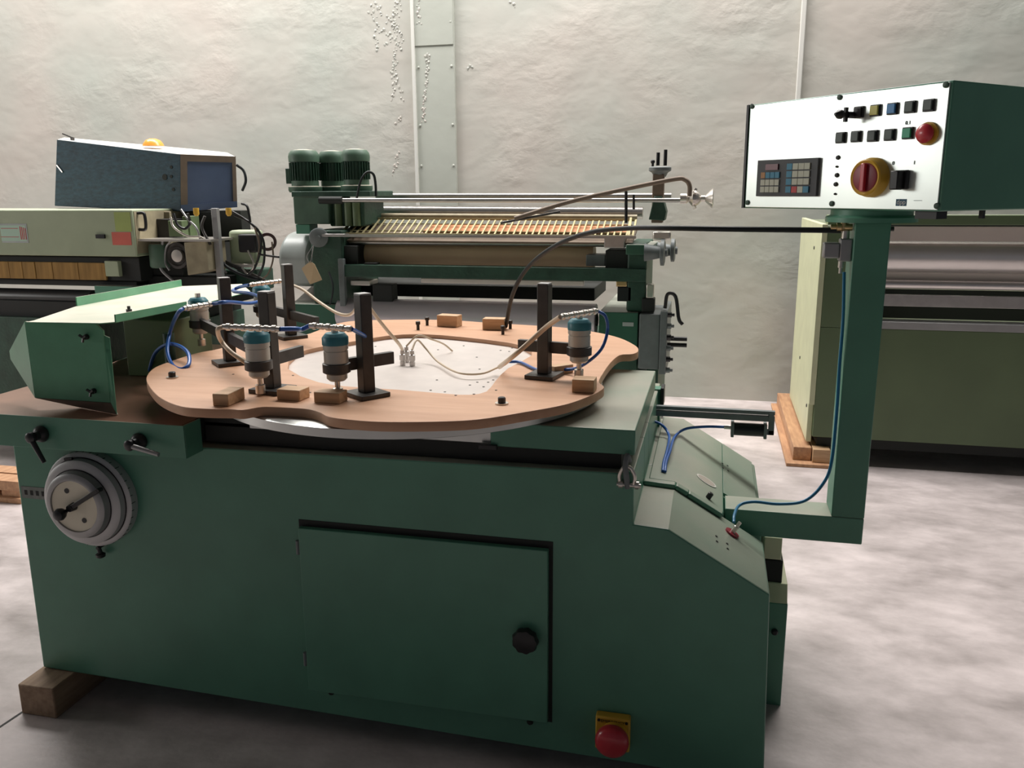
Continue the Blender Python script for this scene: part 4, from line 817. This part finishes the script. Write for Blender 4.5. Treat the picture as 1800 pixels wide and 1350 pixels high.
# tangle at the right end
mo = at(265, 445, Y=YL+.02); lp('small_motor', lathe(BM(), (mo.x, YL+.1, at(265, 470, Y=YL+.1).z), (0,0,1), [(.05, 0), (.058, .01), (.058, .12), (.052, .135)], 24), GREENM)
q = at(307, 450, Y=YL+.06); hd = lp('hose_drum', lathe(BM(), (q.x, YL+.14, q.z), (0,-1,0), [(.075, 0), (.075, .06), (.06, .062), (.05, .05), (.02, .05)], 28), DSTEEL)
lp('drum_hub', lathe(BM(), (q.x+.01, YL+.085, q.z), (0,-1,0), [(.035, 0), (.035, .02), (.015, .022)], 20), SIL, hd)
lp('top_tray', bx(BM(), at(243, 420, Y=YL+.05).x, at(375, 420, Y=YL+.05).x, YL+.02, YL+.3, at(300, 424, Y=YL+.05).z, at(300, 420, Y=YL+.05).z), SIL)
b = BM(); A = [py(323, 426, YL+.02), py(362, 424, YL+.05), py(367, 476, YL+.05), py(330, 484, YL+.02)]; hull(b, A, [p + Vector((.02, .16, 0)) for p in A]); lp('tan_box', b, TAN, bevel=.004)
lbox('relay_box', 276, 385, 306, 418, YL+.2, .1, BLACK); lbox('relay_cover', 296, 388, 320, 416, YL+.12, .06, OLIVE)
lbox('back_plate', 238, 372, 300, 420, YL+.28, .02, TAN)
lbox('dark_column', 330, 372, 378, 500, YL+.4, .3, DARK); lbox('mast', 376, 366, 386, 505, YL+.1, .03, ALUD)
lbox('valve_body', 402, 405, 448, 468, YL+.25, .12, PALE, bevel=.02); lbox('valve_solenoid', 418, 412, 450, 444, YL+.19, .05, BLACK, bevel=.01)
lbox('valve_bracket', 412, 464, 446, 470, YL+.22, .1, SIL); lbox('rear_block', 388, 370, 425, 425, YL+.4, .1, DARK)
lbox('bed_end_block', 236, 486, 392, 535, YL+.15, .4, DARK); lbox('lower_valve_bank', 262, 466, 322, 487, YL+.16, .2, DARK); lbox('drive_guard', 387, 474, 452, 512, YL+.3, .2, GREEND, bevel=.01); lbox('junction_box', 322, 380, 334, 424, YL+.22, .1, OLIVE)
for x_, y_ in ((345, 373), (402, 373)): q = at(x_, y_, Y=YL+.1); lp('amber_knob', lathe(BM(), (q.x, YL+.1, q.z-.022), (0,0,1), [(.008, 0), (.016, .012), (.016, .045)], 14), YEL)
q = at(403, 490, Y=YL+.2); b = BM(); bar(b, py(386, 455, YL+.2), py(470, 496, YL+.25), .02, .02); lp('angle_bar', b, DSTEEL)
q = at(470, 425, Y=YL+.3); b = BM(); lathe(b, (q.x, YL+.3, q.z), Vector((.6,-1,0)), [(.035, 0), (.052, .004), (.052, .018), (.035, .022)], 28, caps=False); lp('cable_ring', b, mat('brown_red_rubber', (.07, .03, .03), .5))
cabs = [([(300,382),(306,400),(330,415),(355,418),(362,440)], SIL, .006), ([(318,368),(330,385),(345,400),(352,420)], ALUD, .006), ([(286,424),(284,440),(282,470),(300,490),(320,505)], ALUD, .008), ([(300,424),(292,436),(290,460),(298,475)], ALUD, .006),
        ([(305,375),(312,395),(325,402),(334,392),(330,375)], BLACK, .008), ([(408,372),(430,385),(450,400),(458,415),(458,440),(448,470),(435,485)], BLACK, .007), ([(412,378),(440,392),(462,420),(464,460),(455,485)], BLACK, .007),
        ([(478,425),(480,455),(472,480),(462,490)], BROWNF, .005), ([(436,440),(446,465),(436,482),(425,470)], SIL, .006), ([(388,455),(400,470),(430,485),(458,492)], RUB, .009), ([(390,440),(388,462),(398,480)], ALUD, .006),
        ([(416,290),(428,300),(432,318),(426,335)], RUB, .008), ([(425,358),(434,362),(438,378),(440,392)], BLACK, .007), ([(455,447),(475,450),(490,452)], BLACK, .006), ([(360,380),(355,400),(370,430)], DSTEEL, .008), ([(448,400),(456,430),(452,462)], BROWNF, .006)]
for pts, m_, r_ in cabs: lp('cable', tube(BM(), [at(x, y, Y=YL+.06+.12*(x > 380)+.02*random.random()) for x, y in pts], r_, 8, 6), m_)
# ---- blue cabinet on its column
BC = thing('control_cabinet', 'chipped blue sloping control cabinet with orange beacon standing behind the left machine', 'cabinet', (at(260, 310, Y=4.75).x, 5.0, 0))
def bp2(name, bm, m, parent=None, **k): return obj(name, bm, m, parent or BC, **k)
YA, YB2, YD = 4.66, 4.56, 4.74
f = [at(100, 245, Y=YA), at(317, 271, Y=YB2), at(414, 275, Y=YD)]; g = [at(96, 362, Y=YA), at(318, 372, Y=YB2), at(417, 364, Y=YD)]
r1 = at(400, 268, Y=YD+.35); r0 = at(112, 241.5, Y=YA+.55); r15 = at(340, 262, Y=YD+.6)
b = BM(); tops = [f[0], f[1], f[2], r1, r15, r0]; bots = [g[0], g[1], g[2], Vector((r1.x, r1.y, g[2].z)), Vector((r15.x, r15.y, g[1].z)), Vector((r0.x, r0.y, g[0].z))]
hull(b, tops, bots); cabn = bp2('cabinet_shell', b, BLUE, bevel=.004)
def lerp(a, b_, t): return a + (b_-a)*t
def quadp(TL, TR, BR, BL, u_, v_): return lerp(lerp(TL, TR, u_), lerp(BL, BR, u_), v_)
nrm = (f[2]-f[1]).cross(g[1]-f[1]).normalized()
if nrm.y > 0: nrm = -nrm
def face2(name, u0, v0, u1, v1, off0, off1, m_, par=None):
    A = [quadp(f[1], f[2], g[2], g[1], *uv)+nrm*off1 for uv in ((u0, v0), (u1, v0), (u1, v1), (u0, v1))]; B_ = [p - nrm*(off1-off0) for p in A]
    b = BM(); hull(b, A, B_); return bp2(name, b, m_, par or cabn)
face2('door_frame', .0, .0, 1, .12, .001, .012, BROWNF); face2('door_frame', .0, .88, 1, 1, .001, .012, BLUEP); face2('door_frame', .0, .12, .12, .88, .001, .012, BROWNF); face2('door_frame', .93, .12, 1, .88, .001, .012, BROWNF)
face2('door_panel', .12, .12, .93, .88, .001, .004, BLUEP)
n1 = (f[1]-f[0]).cross(g[0]-f[0]).normalized(); n1 = -n1 if n1.y > 0 else n1
for u_, v_, r_ in ((.88, .42, .018), (.93, .24, .010), (.93, .40, .010), (.945, .62, .010)):
    p = quadp(f[0], f[1], g[1], g[0], u_, v_); bp2('cable_hole', lathe(BM(), p + n1*.0005, n1, [(r_, 0), (r_, .002)], 16), DARK, cabn)
p = quadp(f[0], f[1], g[1], g[0], .01, .38); p2 = quadp(f[0], f[1], g[1], g[0], .06, .48); b = BM(); bar(b, p+n1*.004, p2+n1*.004, .004, .008); bp2('chipped_edge', b, SIL, cabn)
q = at(269, 251, Y=4.85); bc = bp2('beacon', lathe(BM(), (q.x, 4.85, q.z-.02), (0,0,1), [(.065, 0), (.06, .015), (.045, .035), (.02, .045), (0, .046)], 24), ORANGE, cabn)
b = BM(); bar(b, at(110, 235, Y=4.8), at(127, 242, Y=4.8), .008, .008); bx(b, at(127, 242, Y=4.8).x-.008, at(127, 242, Y=4.8).x+.008, 4.79, 4.81, f[0].z-.015, f[0].z+.02); bp2('roof_pin', b, DSTEEL, cabn)
cx0 = at(340, 370, Y=4.9).x; bp2('column', bx(BM(), cx0-.12, cx0+.02, 4.92, 5.05, .03, g[0].z-.045), GREEND); bp2('column_foot', bx(BM(), cx0-.25, cx0+.15, 4.86, 5.3, 0, .03), GREEND)
bp2('column_head', bx(BM(), cx0-.3, cx0+.06, 4.88, 5.1, g[0].z-.045, min(g[0].z, g[1].z)-.0), DARK)

# pallet at the far left
pa = thing('wooden_pallet', 'bare wooden pallet end at the far left edge beside the green machine', 'pallet', (-3.55, 3.55, 0))
q = at(28, 852, Z=.14); q2 = at(30, 890, Z=.02)
z1 = at(15, 846, Y=3.4).z; z2 = at(15, 863, Y=3.4).z; z3 = at(15, 869, Y=3.4).z; xr = at(33, 860, Y=3.4).x
for k in range(2): obj('top_board', bx(BM(), -4.6, xr, 3.40+k*.115, 3.50+k*.115, z2, z1), RUNW, pa, bevel=.002)
for k in range(3): obj('runner', bx(BM(), xr-.12-k*.5, xr-.01-k*.5, 3.41, 3.61, .0285, z2-.0005), RUNW if z2 > .03 else RUNW, pa, bevel=.002)
for k in range(2): obj('bottom_board', bx(BM(), -4.6, xr+.01, 3.39+k*.115, 3.49+k*.115, 0, .028), RUNW, pa, bevel=.002)

# ================================================================== RIGHT MACHINE
YR = 4.95; XR = .57
RR = thing('roller_press', 'olive green machine at the right edge with bright steel rollers and cream side panel', 'machine', (1.6, 5.5, 0))
def qp(name, bm, m, parent=None, **k): return obj(name, bm, m, parent or RR, **k)
def zY(y, Yf=YR, x=1650): return at(x, y, Y=Yf).z
zt5 = at(1447, 398, Y=YR).z; XE = 4.6; zo = zY(581)
xo = at(1520, 500, Y=YR).x
lowb = qp('lower_body', bx(BM(), XR+.03, XE, YR, 6.15, .16, zo), OLIVE, bevel=.004)
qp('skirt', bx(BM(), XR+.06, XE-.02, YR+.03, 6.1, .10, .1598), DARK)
qp('side_column', bx(BM(), XR+.03, xo, YR+.0005, 6.15, zo+.0005, zt5), OLIVE, bevel=.004)
sp = qp('side_panel', bx(BM(), XR-.0, XR+.0295, YR+.03, 6.12, .12, zt5+.012), CREAM, bevel=.004, label='cream side panel')
qp('side_panel_edge', bx(BM(), XR+.0, XR+.0295, YR-.002, YR+.0295, .35, zt5+.012), CREAM, bevel=.002)
for yy, zz in ((5.25, 1.22), (5.05, .32), (5.6, .5)): qp('panel_screw', lathe(BM(), (XR-.0003, yy, zz), (-1,0,0), [(.01, 0), (.01, .004)], 10), BLACK, sp)
qp('top_beam', bx(BM(), XR+.03, XE, YR+.02, YR+.12, zY(396, x=1700), zY(378, x=1700)), OLIVE, bevel=.004)
def rr(name, y0, y1, Yf, d, m_, x0=None): return qp(name, bx(BM(), xo+.0005, XE-.02, Yf, Yf+d, zY(y1, Yf), zY(y0, Yf)), m_, bevel=.002)
rr('back_board', 394, 581, YR+.45, .02, DARK)
rr('upper_plate', 398, 424, YR+.06, .02, mat('pinkish_steel', (.72, .62, .56), .45, .2))
def rrc(name, yc, Yc, r, m_): qp(name, cyl(BM(), (xo+.0005, Yc, zY(yc, Yc)), (XE-.03, Yc, zY(yc, Yc)), r, n=48), m_)
rrc('upper_roller', 453, YR+.11, .088, STEELB)
rr('plate', 478, 494, YR+.08, .02, mat('pinkish_steel_dull', (.68, .60, .54), .45, .2))
rrc('lower_roller', 501, YR+.06, .026, STEELB)
rr('feed_bar', 519, 540, YR+.03, .03, STEEL); rr('ledge', 568, 581, YR-.005, .12, ALUD)
ru = obj('timber_runner', bx(BM(), .46, .70, 4.86, 6.3, .0, .02), RUNW, label='orange timber board on the floor under the left side of the right machine', cat='timber', bevel=.003)
obj('timber_runner', bx(BM(), .50, .60, 4.93, 6.3, .0205, .0995), RUNW, label='upright timber bearer lit along the cream side of the right machine', cat='timber', bevel=.003)
obj('packing_block', bx(BM(), .605, .70, 4.90, 5.1, .0205, .0995), WOODE, label='small square wood packing block under the front corner of the right machine', cat='wood block', bevel=.003)
